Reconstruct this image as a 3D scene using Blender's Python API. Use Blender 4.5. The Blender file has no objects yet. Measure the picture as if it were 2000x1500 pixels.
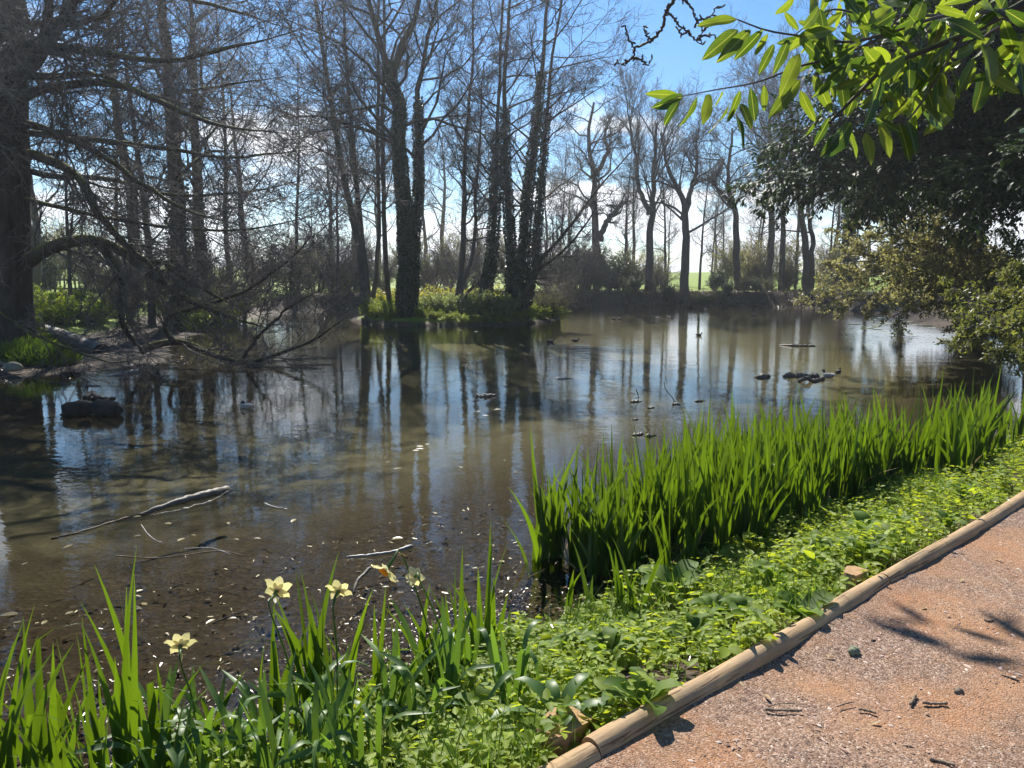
import bpy, math
import numpy as np
rng = np.random.default_rng(11)
scene = bpy.context.scene
col = scene.collection

# ------------------------------------------------------------------ camera, sky, sun, exposure
F_PX, PITCH, EYE = 1511.0, math.radians(7.91), 2.1       # focal length for a 2000 px wide frame, downward tilt, eye above water
SUN_EL, SUN_AZ = math.radians(44.0), math.radians(-12.0)  # azimuth from +Y towards +X

cd = bpy.data.cameras.new('camera')
cd.sensor_fit = 'HORIZONTAL'; cd.sensor_width = 36.0
cd.lens = 36.0 * F_PX / 2000.0
cd.clip_start = 0.05; cd.clip_end = 2000.0
cam = bpy.data.objects.new('camera', cd); col.objects.link(cam)
cam.location = (0, 0, EYE)
cam.rotation_euler = (math.pi/2 - PITCH, 0, 0)
scene.camera = cam

world = bpy.data.worlds.new('World'); scene.world = world
world.use_nodes = True
wn, wl = world.node_tree.nodes, world.node_tree.links
wn.clear()
def wnode(t, **kw):
    n = wn.new(t)
    for k, v in kw.items(): setattr(n, k, v)
    return n
wout = wnode('ShaderNodeOutputWorld'); wbg = wnode('ShaderNodeBackground')
wbg.inputs[1].default_value = 0.062
sky = wnode('ShaderNodeTexSky'); sky.sky_type = 'NISHITA'; sky.sun_disc = False
sky.sun_elevation = SUN_EL; sky.sun_rotation = SUN_AZ
sky.air_density = 1.0; sky.dust_density = 0.0; sky.ozone_density = 4.0
tc = wnode('ShaderNodeTexCoord'); sep = wnode('ShaderNodeSeparateXYZ')
wl.new(tc.outputs['Generated'], sep.inputs[0])
zz = wnode('ShaderNodeMath', operation='MAXIMUM'); zz.inputs[1].default_value = 0.0
wl.new(sep.outputs[2], zz.inputs[0])
za = wnode('ShaderNodeMath', operation='ADD'); za.inputs[1].default_value = 0.13
wl.new(zz.outputs[0], za.inputs[0])
dv = wnode('ShaderNodeVectorMath', operation='DIVIDE')
wl.new(tc.outputs['Generated'], dv.inputs[0]); 
cmb = wnode('ShaderNodeCombineXYZ'); cmb.inputs[2].default_value = 1.0
wl.new(za.outputs[0], cmb.inputs[0]); wl.new(za.outputs[0], cmb.inputs[1])
wl.new(cmb.outputs[0], dv.inputs[1])
cofs = wnode('ShaderNodeVectorMath', operation='ADD'); cofs.inputs[1].default_value = (1.8, 25.0, 0.0)
wl.new(dv.outputs[0], cofs.inputs[0])
cn = wnode('ShaderNodeTexNoise'); cn.inputs['Scale'].default_value = 0.9
cn.inputs['Detail'].default_value = 7; cn.inputs['Roughness'].default_value = 0.55
wl.new(cofs.outputs[0], cn.inputs['Vector'])
# cumulus are seen edge-on and so cover more of the sky towards the horizon, all the way round
cov = wnode('ShaderNodeMapRange'); cov.inputs['From Min'].default_value = 0.0; cov.inputs['From Max'].default_value = 0.36
cov.inputs['To Min'].default_value = 0.11; cov.inputs['To Max'].default_value = -0.10
wl.new(zz.outputs[0], cov.inputs['Value'])
cadd = wnode('ShaderNodeMath', operation='ADD')
wl.new(cn.outputs['Fac'], cadd.inputs[0]); wl.new(cov.outputs[0], cadd.inputs[1])
cm = wnode('ShaderNodeMapRange'); cm.interpolation_type = 'SMOOTHSTEP'
cm.inputs['From Min'].default_value = 0.50; cm.inputs['From Max'].default_value = 0.64
wl.new(cadd.outputs[0], cm.inputs['Value'])
mix = wnode('ShaderNodeMix', data_type='RGBA')
wl.new(cm.outputs[0], mix.inputs['Factor'])
hs = wnode('ShaderNodeHueSaturation'); hs.inputs['Saturation'].default_value = 1.3
wl.new(sky.outputs[0], hs.inputs['Color']); wl.new(hs.outputs[0], mix.inputs['A'])
mix.inputs['B'].default_value = (9.0, 9.2, 9.6, 1)
wl.new(mix.outputs['Result'], wbg.inputs[0]); wl.new(wbg.outputs[0], wout.inputs[0])

sl = bpy.data.lights.new('sun', 'SUN'); sl.energy = 4.5; sl.angle = math.radians(0.53); sl.color = (1.0, 0.95, 0.87)
sun = bpy.data.objects.new('sun', sl); col.objects.link(sun)
from mathutils import Vector
to_sun = Vector((math.sin(SUN_AZ)*math.cos(SUN_EL), math.cos(SUN_AZ)*math.cos(SUN_EL), math.sin(SUN_EL)))
sun.rotation_euler = to_sun.to_track_quat('Z', 'Y').to_euler()
sun.location = (0, 0, 40)

vs = scene.view_settings
vs.view_transform = 'Standard'; vs.look = 'None'; vs.gamma = 1.0; vs.use_curve_mapping = False
vs.exposure = 1.15
cy = scene.cycles
cy.max_bounces = 6; cy.diffuse_bounces = 2; cy.glossy_bounces = 3; cy.transmission_bounces = 4; cy.transparent_max_bounces = 12
cy.sample_clamp_indirect = 6.0; cy.caustics_reflective = False; cy.caustics_refractive = False
cy.use_denoising = True
try: cy.denoising_prefilter = 'ACCURATE'
except Exception: pass

# ------------------------------------------------------------------ placing helpers
CP, SP = math.cos(PITCH), math.sin(PITCH)
def at(px, py, Y):
    """world point at ground distance Y along the sight line through a photo pixel"""
    xc, yc = (px-1000)/F_PX, (750-py)/F_PX
    d = np.array([xc, CP + SP*yc, -SP + CP*yc])
    return np.array([0, 0, EYE]) + d*(Y/d[1])
def on(px, py, z=0.0):
    """world point where the sight line meets the level z"""
    xc, yc = (px-1000)/F_PX, (750-py)/F_PX
    d = np.array([xc, CP + SP*yc, -SP + CP*yc])
    return np.array([0, 0, EYE]) + d*((z-EYE)/d[2])
def nrm(v):
    return v/np.maximum(np.linalg.norm(v, axis=-1, keepdims=True), 1e-9)
def smooth(a, b, x):
    t = np.clip((x-a)/(b-a), 0, 1); return t*t*(3-2*t)

# ------------------------------------------------------------------ objects
def mesh_data(name, V, faces, mat=None, shade=True, attrs=None):
    V = np.ascontiguousarray(V, dtype=np.float32)
    if not isinstance(faces, (list, tuple)): faces = [faces]
    faces = [np.asarray(f, dtype=np.int32) for f in faces if len(f)]
    us = np.zeros(len(V), bool)
    for f in faces: us[f.ravel()] = True
    if not us.all():
        remap = np.cumsum(us)-1; V = V[us]; faces = [remap[f].astype(np.int32) for f in faces]
        if attrs: attrs = {k: np.asarray(a)[us] for k, a in attrs.items()}
    m = bpy.data.meshes.new(name)
    m.vertices.add(len(V)); m.vertices.foreach_set('co', V.ravel())
    nl = sum(f.size for f in faces); nf = sum(len(f) for f in faces)
    m.loops.add(nl); m.loops.foreach_set('vertex_index', np.concatenate([f.ravel() for f in faces]))
    tot = np.concatenate([np.full(len(f), f.shape[1], np.int32) for f in faces])
    st = np.concatenate([[0], np.cumsum(tot)[:-1]]).astype(np.int32)
    m.polygons.add(nf); m.polygons.foreach_set('loop_start', st)
    try: m.polygons.foreach_set('loop_total', tot)
    except Exception: pass
    if shade: m.polygons.foreach_set('use_smooth', np.ones(nf, dtype=bool))
    if attrs:
        for k, a in attrs.items():
            at_ = m.attributes.new(k, 'FLOAT', 'POINT'); at_.data.foreach_set('value', np.asarray(a, np.float32))
    m.update(calc_edges=True)
    if mat: m.materials.append(mat)
    return m
def link(name, data, parent=None, loc=(0, 0, 0), rot=(0, 0, 0), scale=(1, 1, 1)):
    o = bpy.data.objects.new(name, data); col.objects.link(o)
    o.parent = parent; o.location = loc; o.rotation_euler = rot; o.scale = scale
    return o
def tag(o, label, cat, group=None):
    o['label'] = label; o['category'] = cat
    if group: o['group'] = group
    return o
def thing(name, label, cat, loc=(0, 0, 0), group=None, rotz=0.0):
    o = link(name, None, None, loc, (0, 0, rotz)); o.empty_display_size = 0.1
    return tag(o, label, cat, group)
def struct(o):
    o['kind'] = 'structure'; return o
def stuff(o):
    o['kind'] = 'stuff'; return o
def copy_thing(root, loc, rotz=0.0, scale=1.0, label=None, group=None):
    r = root.copy(); col.objects.link(r); r.location = loc; r.rotation_euler = (0, 0, rotz)
    r.scale = (scale,)*3 if np.isscalar(scale) else scale
    if label: r['label'] = label
    if group: r['group'] = group
    def rec(src, dst):
        for ch in [c for c in ALLCH.get(src.name, [])]:
            c = ch.copy(); col.objects.link(c); c.parent = dst
            rec(ch, c)
    rec(root, r)
    return r
ALLCH = {}
def part(name, V, faces, mat, parent, shade=True, attrs=None, label=None):
    o = link(name, mesh_data(name, V, faces, mat, shade, attrs), parent)
    ALLCH.setdefault(parent.name, []).append(o)
    if label: o['label'] = label
    return o

# ------------------------------------------------------------------ geometry
class Geo:
    def __init__(s): s.V = []; s.Q = []; s.T = []; s.n = 0
    def add(s, V, Q=None, T=None):
        s.V.append(V)
        if Q is not None and len(Q): s.Q.append(Q + s.n)
        if T is not None and len(T): s.T.append(T + s.n)
        s.n += len(V)
    def verts(s): return np.concatenate(s.V) if s.V else np.zeros((0, 3))
    def faces(s):
        f = []
        if s.Q: f.append(np.concatenate(s.Q))
        if s.T: f.append(np.concatenate(s.T))
        return f
    def part(s, name, mat, parent, origin=(0, 0, 0), **kw):
        return part(name, s.verts()-np.asarray(origin, float), s.faces(), mat, parent, **kw)
    def solo(s, name, mat, origin=(0, 0, 0), shade=True):
        origin = np.asarray(origin, float)
        return link(name, mesh_data(name, s.verts()-origin, s.faces(), mat, shade), None, origin)

def tubes(P, R, k=3, tip=False):
    """N polylines (N,n,3) with radii (N,n) -> tube verts and quads"""
    N, n, _ = P.shape
    T = nrm(np.gradient(P, axis=1))
    ref = np.tile(np.array([0.31, 0.17, 0.93]), (N, 1))
    m = np.abs((T[:, 0]*ref).sum(-1)) > 0.8
    ref[m] = [0.95, 0.2, -0.1]
    A = nrm(np.cross(T, ref[:, None, :])); B = np.cross(T, A)
    ph = np.arange(k)*2*np.pi/k
    V = P[:, :, None, :] + R[:, :, None, None]*(np.cos(ph)[None, None, :, None]*A[:, :, None, :] + np.sin(ph)[None, None, :, None]*B[:, :, None, :])
    V = V.reshape(-1, 3)
    if tip:   # the last segment runs out to a point
        m = n-1; V = np.concatenate([V.reshape(N, n, k, 3)[:, :m].reshape(N, m*k, 3), P[:, -1:]], 1).reshape(-1, 3); st_ = m*k+1
        i = np.arange(N)[:, None, None]*st_; j = np.arange(m-1)[None, :, None]*k; q = np.arange(k)[None, None, :]
        a = i+j+q; b = i+j+(q+1) % k; Q = np.stack([a, b, b+k, a+k], -1).reshape(-1, 4)
        i2 = np.arange(N)[:, None]*st_; q2 = np.arange(k)[None]; T3 = np.stack([i2+(m-1)*k+q2, i2+(m-1)*k+(q2+1) % k, np.broadcast_to(i2+m*k, (N, k))], -1).reshape(-1, 3)
        return V, Q, T3
    i = np.arange(N)[:, None, None]*n*k; j = np.arange(n-1)[None, :, None]*k; q = np.arange(k)[None, None, :]
    a = i+j+q; b = i+j+(q+1) % k
    Q = np.stack([a, b, b+k, a+k], -1).reshape(-1, 4)
    return V, Q
def tube_closed(pts, rad, k=8):
    """one polyline as a closed tube with end caps (quads, tris)"""
    V, Q = tubes(np.asarray(pts, float)[None], np.asarray(rad, float)[None], k)
    n = len(pts); V = np.concatenate([V, [pts[0]], [pts[-1]]])
    c0, c1 = n*k, n*k+1
    q = np.arange(k)
    T = np.concatenate([np.stack([(q+1) % k, q, np.full(k, c0)], 1), np.stack([(n-1)*k+q, (n-1)*k+(q+1) % k, np.full(k, c1)], 1)])
    return V, Q, T
def spline(C, n):
    """Catmull-Rom through control rows (any columns), n samples"""
    C = np.asarray(C, float); m = len(C)
    if m == 2:
        t = np.linspace(0, 1, n)[:, None]; return C[0]*(1-t)+C[1]*t
    E = np.concatenate([[2*C[0]-C[1]], C, [2*C[-1]-C[-2]]])
    d = np.linalg.norm(np.diff(C[:, :3], axis=0), axis=1); cs = np.concatenate([[0], np.cumsum(d)]); cs /= cs[-1]
    u = np.interp(np.linspace(0, 1, n), cs, np.arange(m))
    i = np.minimum(u.astype(int), m-2); f = (u-i)[:, None]
    p0, p1, p2, p3 = E[i], E[i+1], E[i+2], E[i+3]
    return 0.5*((2*p1)+(-p0+p2)*f+(2*p0-5*p1+4*p2-p3)*f*f+(-p0+3*p1-3*p2+p3)*f**3)
def grow(P, R, nchild, t0, t1, L, ang, npts, curl, bias=(0, 0, 0), pull=(0, 0, 0), rr=0.55, rtip=0.003, taper=0.5, rmax=9, g=rng, lvar=0.35, flat=0.0):
    """children polylines sprouting from the polylines P; L is the child's length, absolute, shortened by taper towards the tip"""
    N, n, _ = P.shape
    idx = np.repeat(np.arange(N), nchild)
    M = len(idx)
    k = np.tile(np.arange(nchild), N)
    t = t0+(t1-t0)*((k+g.random(M))/nchild)
    fi = np.clip(t*(n-1), 0, n-1.001); i0 = fi.astype(int); w = (fi-i0)[:, None]
    pos = P[idx, i0]*(1-w)+P[idx, i0+1]*w
    tan = nrm(P[idx, i0+1]-P[idx, i0])
    r = R[idx, i0]*(1-w[:, 0])+R[idx, i0+1]*w[:, 0]
    rv = g.normal(size=(M, 3)); rv[:, 2] *= (1-flat)
    perp = nrm(np.cross(tan, rv) if flat == 0 else rv-(rv*tan).sum(-1, keepdims=True)*tan)
    a = (ang*(1+0.25*g.normal(size=M)))[:, None]
    d = nrm(np.cos(a)*tan+np.sin(a)*perp+np.asarray(bias))
    Lc = (L[idx] if not np.isscalar(L) else L)*(1-taper*t)*(1+lvar*(2*g.random(M)-1))
    step = (Lc/(npts-1))[:, None]
    pts = [pos]; 
    for q in range(npts-1):
        pts.append(pts[-1]+d*step)
        d = nrm(d+curl*g.normal(size=(M, 3))+np.asarray(pull))
    C = np.stack(pts, 1)
    rs = np.minimum(np.maximum(r*rr, rtip*1.3), rmax)
    s = np.linspace(0, 1, npts)[None]
    RC = rs[:, None]*(1-s)+rtip*s
    return C, RC
def plen(P): return np.linalg.norm(np.diff(P, axis=1), axis=2).sum(1)
def orient(dirs, ups=None):
    D = nrm(dirs); U = ups if ups is not None else np.tile([0, 0, 1.0], (len(D), 1))
    S = nrm(np.cross(D, U)); N = np.cross(S, D)
    return D, S, N
def leaves(P, D, S, N, L, W, fold=0.15, droop=0.0, kind=6):
    """leaf blades: base point, axis, side, normal, length, width"""
    M = len(P); L = np.broadcast_to(L, M); W = np.broadcast_to(W, M)
    if kind == 4: T = np.array([[0, 0], [.45, .5], [1, 0], [.45, -.5]])
    elif kind == 6: T = np.array([[0, 0], [.28, .5], [.68, .36], [1, 0], [.68, -.36], [.28, -.5]])
    else: T = np.array([[0, 0], [.15, .27], [.4, .5], [.7, .40], [.9, .15], [1, 0], [.9, -.15], [.7, -.40], [.4, -.5], [.15, -.27], [.4, 0], [.7, 0]])
    a, b = T[:, 0], T[:, 1]
    c = np.abs(b)*2*fold
    V = (P[:, None, :] + D[:, None, :]*(L[:, None]*a)[:, :, None] + S[:, None, :]*(W[:, None]*b)[:, :, None]
         + N[:, None, :]*(W[:, None]*c - L[:, None]*droop*a*a)[:, :, None])
    k = len(T); off = (np.arange(M)*k)[:, None]
    if kind == 4:
        f = np.array([[0, 1, 2, 3]]); return V.reshape(-1, 3), (off[:, None]+f).reshape(-1, 4)
    if kind == 6:
        f = np.array([[0, 1, 2, 3], [0, 3, 4, 5]])
        return V.reshape(-1, 3), (off[:, None]+f[None]).reshape(-1, 4)
    f = np.array([[0, 1, 2, 10], [10, 2, 3, 11], [11, 3, 4, 5], [11, 5, 6, 7], [10, 11, 7, 8], [0, 10, 8, 9]])
    return V.reshape(-1, 3), (off[:, None]+f[None]).reshape(-1, 4)
def rand_dirs(M, g=rng): return nrm(g.normal(size=(M, 3)))

# ------------------------------------------------------------------ materials
class NT:
    def __init__(s, name):
        s.m = bpy.data.materials.new(name); s.m.use_nodes = True
        s.t = s.m.node_tree; s.t.nodes.clear()
        s.out = s.n('ShaderNodeOutputMaterial')
    def n(s, t, **kw):
        x = s.t.nodes.new(t)
        for k, v in kw.items(): setattr(x, k, v)
        return x
    def l(s, a, b): s.t.links.new(a, b)
    def geo_pos(s): return s.n('ShaderNodeNewGeometry').outputs['Position']
    def obj_pos(s): return s.n('ShaderNodeTexCoord').outputs['Object']
    def noise(s, vec, scale, detail=4, rough=0.55, out='Fac'):
        x = s.n('ShaderNodeTexNoise'); x.inputs['Scale'].default_value = scale; x.inputs['Detail'].default_value = detail
        x.inputs['Roughness'].default_value = rough; s.l(vec, x.inputs['Vector']); return x.outputs[out]
    def ramp(s, fac, stops):
        x = s.n('ShaderNodeValToRGB'); s.l(fac, x.inputs[0]); e = x.color_ramp.elements
        while len(e) > 1: e.remove(e[-1])
        e[0].position = stops[0][0]; e[0].color = (*stops[0][1], 1)
        for p, c in stops[1:]:
            q = e.new(p); q.color = (*c, 1)
        return x.outputs[0]
    def mr(s, v, a, b, c=0.0, d=1.0):
        x = s.n('ShaderNodeMapRange'); s.l(v, x.inputs[0])
        for i, q in enumerate((a, b, c, d)): x.inputs[i+1].default_value = q
        return x.outputs[0]
    def mixc(s, f, a, b, blend='MIX'):
        x = s.n('ShaderNodeMix', data_type='RGBA', blend_type=blend)
        for sock, v in ((x.inputs['Factor'], f), (x.inputs['A'], a), (x.inputs['B'], b)):
            if hasattr(v, 'is_linked'): s.l(v, sock)
            elif np.isscalar(v): sock.default_value = v
            else: sock.default_value = (*v, 1)
        return x.outputs['Result']
    def math(s, op, a, b=0.0):
        x = s.n('ShaderNodeMath', operation=op)
        for i, v in enumerate((a, b)):
            if hasattr(v, 'is_linked'): s.l(v, x.inputs[i])
            else: x.inputs[i].default_value = v
        return x.outputs[0]
    def bump(s, h, strength, dist, normal=None):
        x = s.n('ShaderNodeBump'); x.inputs['Strength'].default_value = strength; x.inputs['Distance'].default_value = dist
        s.l(h, x.inputs['Height'])
        if normal is not None: s.l(normal, x.inputs['Normal'])
        return x.outputs[0]
    def bsdf(s, color, rough=0.8, normal=None, spec=0.3):
        x = s.n('ShaderNodeBsdfPrincipled'); x.inputs['Specular IOR Level'].default_value = spec
        if hasattr(color, 'is_linked'): s.l(color, x.inputs['Base Color'])
        else: x.inputs['Base Color'].default_value = (*color, 1)
        if hasattr(rough, 'is_linked'): s.l(rough, x.inputs['Roughness'])
        else: x.inputs['Roughness'].default_value = rough
        if normal is not None: s.l(normal, x.inputs['Normal'])
        return x
    def done(s, sh):
        s.l(sh.outputs[0], s.out.inputs[0]); return s.m

def bark_mat(name, c0, c1, moss=0.0, scale=6.0, stretch=0.25, bump=0.6, mosscol=(0.11, 0.12, 0.02)):
    b = NT(name); p = b.obj_pos()
    mp = b.n('ShaderNodeMapping'); mp.inputs['Scale'].default_value = (1, 1, stretch); b.l(p, mp.inputs[0])
    nz = b.noise(mp.outputs[0], scale, 5, 0.62)
    c = b.ramp(nz, [(0.3, c0), (0.7, c1)])
    if moss > 0:
        g = b.n('ShaderNodeNewGeometry'); sx = b.n('ShaderNodeSeparateXYZ'); b.l(g.outputs['Normal'], sx.inputs[0])
        n2 = b.noise(p, 2.2, 4)
        f = b.math('ADD', sx.outputs[2], b.math('MULTIPLY', b.math('SUBTRACT', n2, 0.5), 2.2))
        c = b.mixc(b.mr(f, 0.75-moss, 1.25-moss, 0, 0.85), c, mosscol)
    return b.done(b.bsdf(c, 0.85, b.bump(nz, bump, 0.03), 0.25))

def leaf_mat(name, c0, c1, trans, tmix=0.45, rough=0.45, spec=0.4, island=True, scale=3.0, stretch=None):
    """leaf: reflecting blade mixed with light let through"""
    b = NT(name)
    if island:
        r = b.n('ShaderNodeNewGeometry').outputs['Random Per Island']
    else:
        r = b.n('ShaderNodeObjectInfo').outputs['Random']
    vec = b.obj_pos()
    if stretch:
        mp_ = b.n('ShaderNodeMapping'); mp_.inputs['Scale'].default_value = stretch; b.l(vec, mp_.inputs[0]); vec = mp_.outputs[0]
    nz = b.noise(vec, scale, 3)
    f = b.mr(b.math('ADD', b.math('MULTIPLY', r, 0.7), b.math('MULTIPLY', nz, 0.4)), 0.12, 0.92)
    c = b.mixc(f, c0, c1)
    t2 = tuple(min(1, x*0.5) for x in trans)
    tcol = b.mixc(f, t2, trans)
    d = b.bsdf(c, rough, None, spec)
    t = b.n('ShaderNodeBsdfTranslucent'); b.l(tcol, t.inputs[0])
    ms = b.n('ShaderNodeMixShader'); ms.inputs[0].default_value = tmix
    b.l(d.outputs[0], ms.inputs[1]); b.l(t.outputs[0], ms.inputs[2])
    return b.done(ms)

M = {}
M['bark_dark'] = bark_mat('bark_dark', (0.030, 0.024, 0.020), (0.085, 0.068, 0.055), moss=0.15, scale=7)
M['bark_mossy'] = bark_mat('bark_mossy', (0.030, 0.024, 0.020), (0.075, 0.060, 0.048), moss=0.55, scale=7)
M['bark_grey'] = bark_mat('bark_grey', (0.060, 0.050, 0.044), (0.130, 0.112, 0.098), scale=9)
M['bark_far'] = bark_mat('bark_far', (0.055, 0.047, 0.043), (0.115, 0.10, 0.09), scale=5, bump=0.3)
M['twig'] = bark_mat('twig', (0.080, 0.072, 0.066), (0.165, 0.148, 0.136), scale=12, bump=0.1)
M['twig_red'] = bark_mat('twig_red', (0.090, 0.074, 0.064), (0.17, 0.14, 0.118), scale=12, bump=0.1)
M['ivy'] = leaf_mat('ivy', (0.012, 0.026, 0.014), (0.032, 0.058, 0.026), (0.03, 0.07, 0.015), 0.15, 0.35, 0.5)
M['yew'] = leaf_mat('yew', (0.007, 0.022, 0.007), (0.028, 0.058, 0.013), (0.05, 0.10, 0.012), 0.22, 0.55, 0.25, scale=0.8)
M['yew_light'] = leaf_mat('yew_light', (0.09, 0.11, 0.025), (0.17, 0.18, 0.045), (0.32, 0.35, 0.05), 0.42, 0.5, 0.4)
M['evergreen'] = leaf_mat('evergreen', (0.03, 0.055, 0.02), (0.075, 0.10, 0.035), (0.10, 0.15, 0.03), 0.3, 0.4, 0.5)
M['olive_leaf'] = leaf_mat('olive_leaf', (0.13, 0.135, 0.06), (0.26, 0.25, 0.12), (0.50, 0.48, 0.15), 0.48, 0.5, 0.4)
M['spring_leaf'] = leaf_mat('spring_leaf', (0.10, 0.16, 0.02), (0.20, 0.26, 0.035), (0.42, 0.52, 0.03), 0.52, 0.5, 0.3)
M['yellow_leaf'] = leaf_mat('yellow_leaf', (0.20, 0.22, 0.02), (0.36, 0.34, 0.03), (0.75, 0.72, 0.04), 0.55, 0.5, 0.3)
M['pale_leaf'] = leaf_mat('pale_leaf', (0.14, 0.18, 0.08), (0.25, 0.29, 0.14), (0.40, 0.48, 0.10), 0.45, 0.5, 0.4)
M['cover'] = leaf_mat('cover', (0.10, 0.17, 0.016), (0.28, 0.36, 0.045), (0.60, 0.70, 0.035), 0.47, 0.55, 0.22)
M['grass'] = leaf_mat('grass', (0.07, 0.13, 0.018), (0.14, 0.20, 0.03), (0.24, 0.40, 0.03), 0.42, 0.45, 0.35)
M['iris'] = leaf_mat('iris', (0.010, 0.040, 0.007), (0.055, 0.130, 0.012), (0.22, 0.36, 0.010), 0.38, 0.36, 0.45, island=False, scale=5, stretch=(40, 40, .7))
M['daffodil_leaf'] = leaf_mat('daffodil_leaf', (0.05, 0.11, 0.028), (0.11, 0.18, 0.045), (0.22, 0.38, 0.03), 0.36, 0.45, 0.35, island=False, scale=6)
M['petal'] = leaf_mat('petal', (0.74, 0.69, 0.36), (0.82, 0.78, 0.48), (0.85, 0.77, 0.33), 0.45, 0.55, 0.2, island=False, scale=20)
M['corona'] = leaf_mat('corona', (0.70, 0.22, 0.02), (0.80, 0.32, 0.03), (0.95, 0.30, 0.01), 0.4, 0.5, 0.2, island=False, scale=20)
M['spathe'] = leaf_mat('spathe', (0.36, 0.25, 0.13), (0.50, 0.38, 0.22), (0.45, 0.32, 0.15), 0.3, 0.7, 0.2, island=False, scale=20)
def veined_leaf():
    b = NT('laurel'); r = b.n('ShaderNodeObjectInfo').outputs['Random']; p = b.obj_pos(); sx = b.n('ShaderNodeSeparateXYZ'); b.l(p, sx.inputs[0])
    ay = b.math('ABSOLUTE', sx.outputs[1]); mid = b.mr(ay, 0.004, 0.014, 1.0, 0.0)
    ph = b.math('SUBTRACT', b.math('MULTIPLY', sx.outputs[0], 13.0), b.math('MULTIPLY', ay, 26.0)); fr_ = b.math('ABSOLUTE', b.math('SUBTRACT', b.math('FRACT', ph), 0.5))
    vein = b.math('MAXIMUM', mid, b.mr(fr_, 0.02, 0.09, 0.55, 0.0))
    nz = b.noise(p, 7, 4); sp_ = b.mr(b.noise(p, 26, 2), 0.70, 0.76)
    f = b.mr(b.math('ADD', b.math('MULTIPLY', r, 0.8), b.math('MULTIPLY', nz, 0.3)), 0.30, 1.0)
    c = b.mixc(vein, b.mixc(f, (0.022, 0.055, 0.010), (0.075, 0.125, 0.022)), (0.13, 0.18, 0.05)); c = b.mixc(sp_, c, (0.10, 0.06, 0.02))
    t = b.mixc(vein, b.mixc(f, (0.06, 0.13, 0.008), (0.33, 0.43, 0.016)), (0.45, 0.50, 0.06)); t = b.mixc(sp_, t, (0.12, 0.07, 0.01))
    d = b.bsdf(c, 0.32, b.bump(vein, 0.25, 0.02), 0.5); tr_ = b.n('ShaderNodeBsdfTranslucent'); b.l(t, tr_.inputs[0])
    ms = b.n('ShaderNodeMixShader'); ms.inputs[0].default_value = 0.5; b.l(d.outputs[0], ms.inputs[1]); b.l(tr_.outputs[0], ms.inputs[2])
    return b.done(ms)
M['laurel'] = veined_leaf()
M['dock'] = leaf_mat('dock', (0.06, 0.12, 0.02), (0.14, 0.21, 0.04), (0.34, 0.48, 0.03), 0.42, 0.62, 0.2, island=False, scale=7)
M['lily'] = leaf_mat('lily', (0.20, 0.22, 0.07), (0.36, 0.35, 0.13), (0.2, 0.25, 0.05), 0.1, 0.3, 0.6, island=False)
M['dead_leaf'] = leaf_mat('dead_leaf', (0.07, 0.045, 0.026), (0.17, 0.115, 0.065), (0.25, 0.14, 0.05), 0.12, 0.30, 0.5, scale=6)
M['floating_leaf'] = leaf_mat('floating_leaf', (0.08, 0.065, 0.03), (0.22, 0.18, 0.07), (0.25, 0.25, 0.05), 0.15, 0.25, 0.8, island=False, scale=12)

def simple(name, c0, c1, scale=8.0, rough=0.8, bump=0.3, dist=0.01, spec=0.3, stretch=(1, 1, 1)):
    b = NT(name); mp = b.n('ShaderNodeMapping'); mp.inputs['Scale'].default_value = stretch; b.l(b.obj_pos(), mp.inputs[0])
    nz = b.noise(mp.outputs[0], scale, 5, 0.6)
    return b.done(b.bsdf(b.ramp(nz, [(0.3, c0), (0.72, c1)]), rough, b.bump(nz, bump, dist), spec))
b = NT('timber'); p = b.obj_pos(); mp = b.n('ShaderNodeMapping'); mp.inputs['Scale'].default_value = (1.0, 14, 14); b.l(p, mp.inputs[0])
n1 = b.noise(mp.outputs[0], 4, 5, 0.6); n2 = b.noise(p, 3.2, 5, 0.65); n3 = b.noise(p, 22, 4, 0.6)
mc = b.n('ShaderNodeMapping'); mc.inputs['Scale'].default_value = (0.9, 22, 22); b.l(p, mc.inputs[0]); crk = b.mr(b.noise(mc.outputs[0], 3, 3, 0.5), 0.60, 0.635)
c = b.ramp(n1, [(0.3, (0.33, 0.215, 0.115)), (0.72, (0.50, 0.355, 0.205))])
c = b.mixc(b.mr(n2, 0.42, 0.68, 0.0, 0.75), c, (0.22, 0.17, 0.115)); c = b.mixc(b.mr(n3, 0.62, 0.72, 0.0, 0.6), c, (0.16, 0.10, 0.06)); c = b.mixc(b.math('MULTIPLY', crk, 0.7), c, (0.08, 0.05, 0.03))
M['timber'] = b.done(b.bsdf(c, 0.85, b.bump(b.math('SUBTRACT', n1, b.math('MULTIPLY', crk, 1.5)), 0.5, 0.006), 0.15))
M['timber_end'] = simple('timber_end', (0.26, 0.15, 0.07), (0.42, 0.27, 0.13), 30, 0.85, 0.4, 0.004)
M['dead_wood'] = simple('dead_wood', (0.05, 0.042, 0.03), (0.16, 0.135, 0.095), 14, 0.6, 0.6, 0.012, 0.5)
M['pale_wood'] = simple('pale_wood', (0.20, 0.18, 0.16), (0.36, 0.33, 0.30), 9, 0.5, 0.5, 0.02, 0.5, (1, 1, 3))
M['wet_wood'] = simple('wet_wood', (0.012, 0.010, 0.008), (0.04, 0.033, 0.027), 10, 0.75, 0.8, 0.03, 0.2)
M['stick'] = simple('stick', (0.10, 0.075, 0.05), (0.22, 0.17, 0.12), 25, 0.8, 0.4, 0.003)
M['lichen'] = simple('lichen', (0.12, 0.14, 0.09), (0.27, 0.29, 0.20), 60, 0.95, 0.8, 0.006)
M['feather_dark'] = simple('feather_dark', (0.03, 0.028, 0.026), (0.08, 0.072, 0.066), 30, 0.7, 0.2, 0.004)
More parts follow.
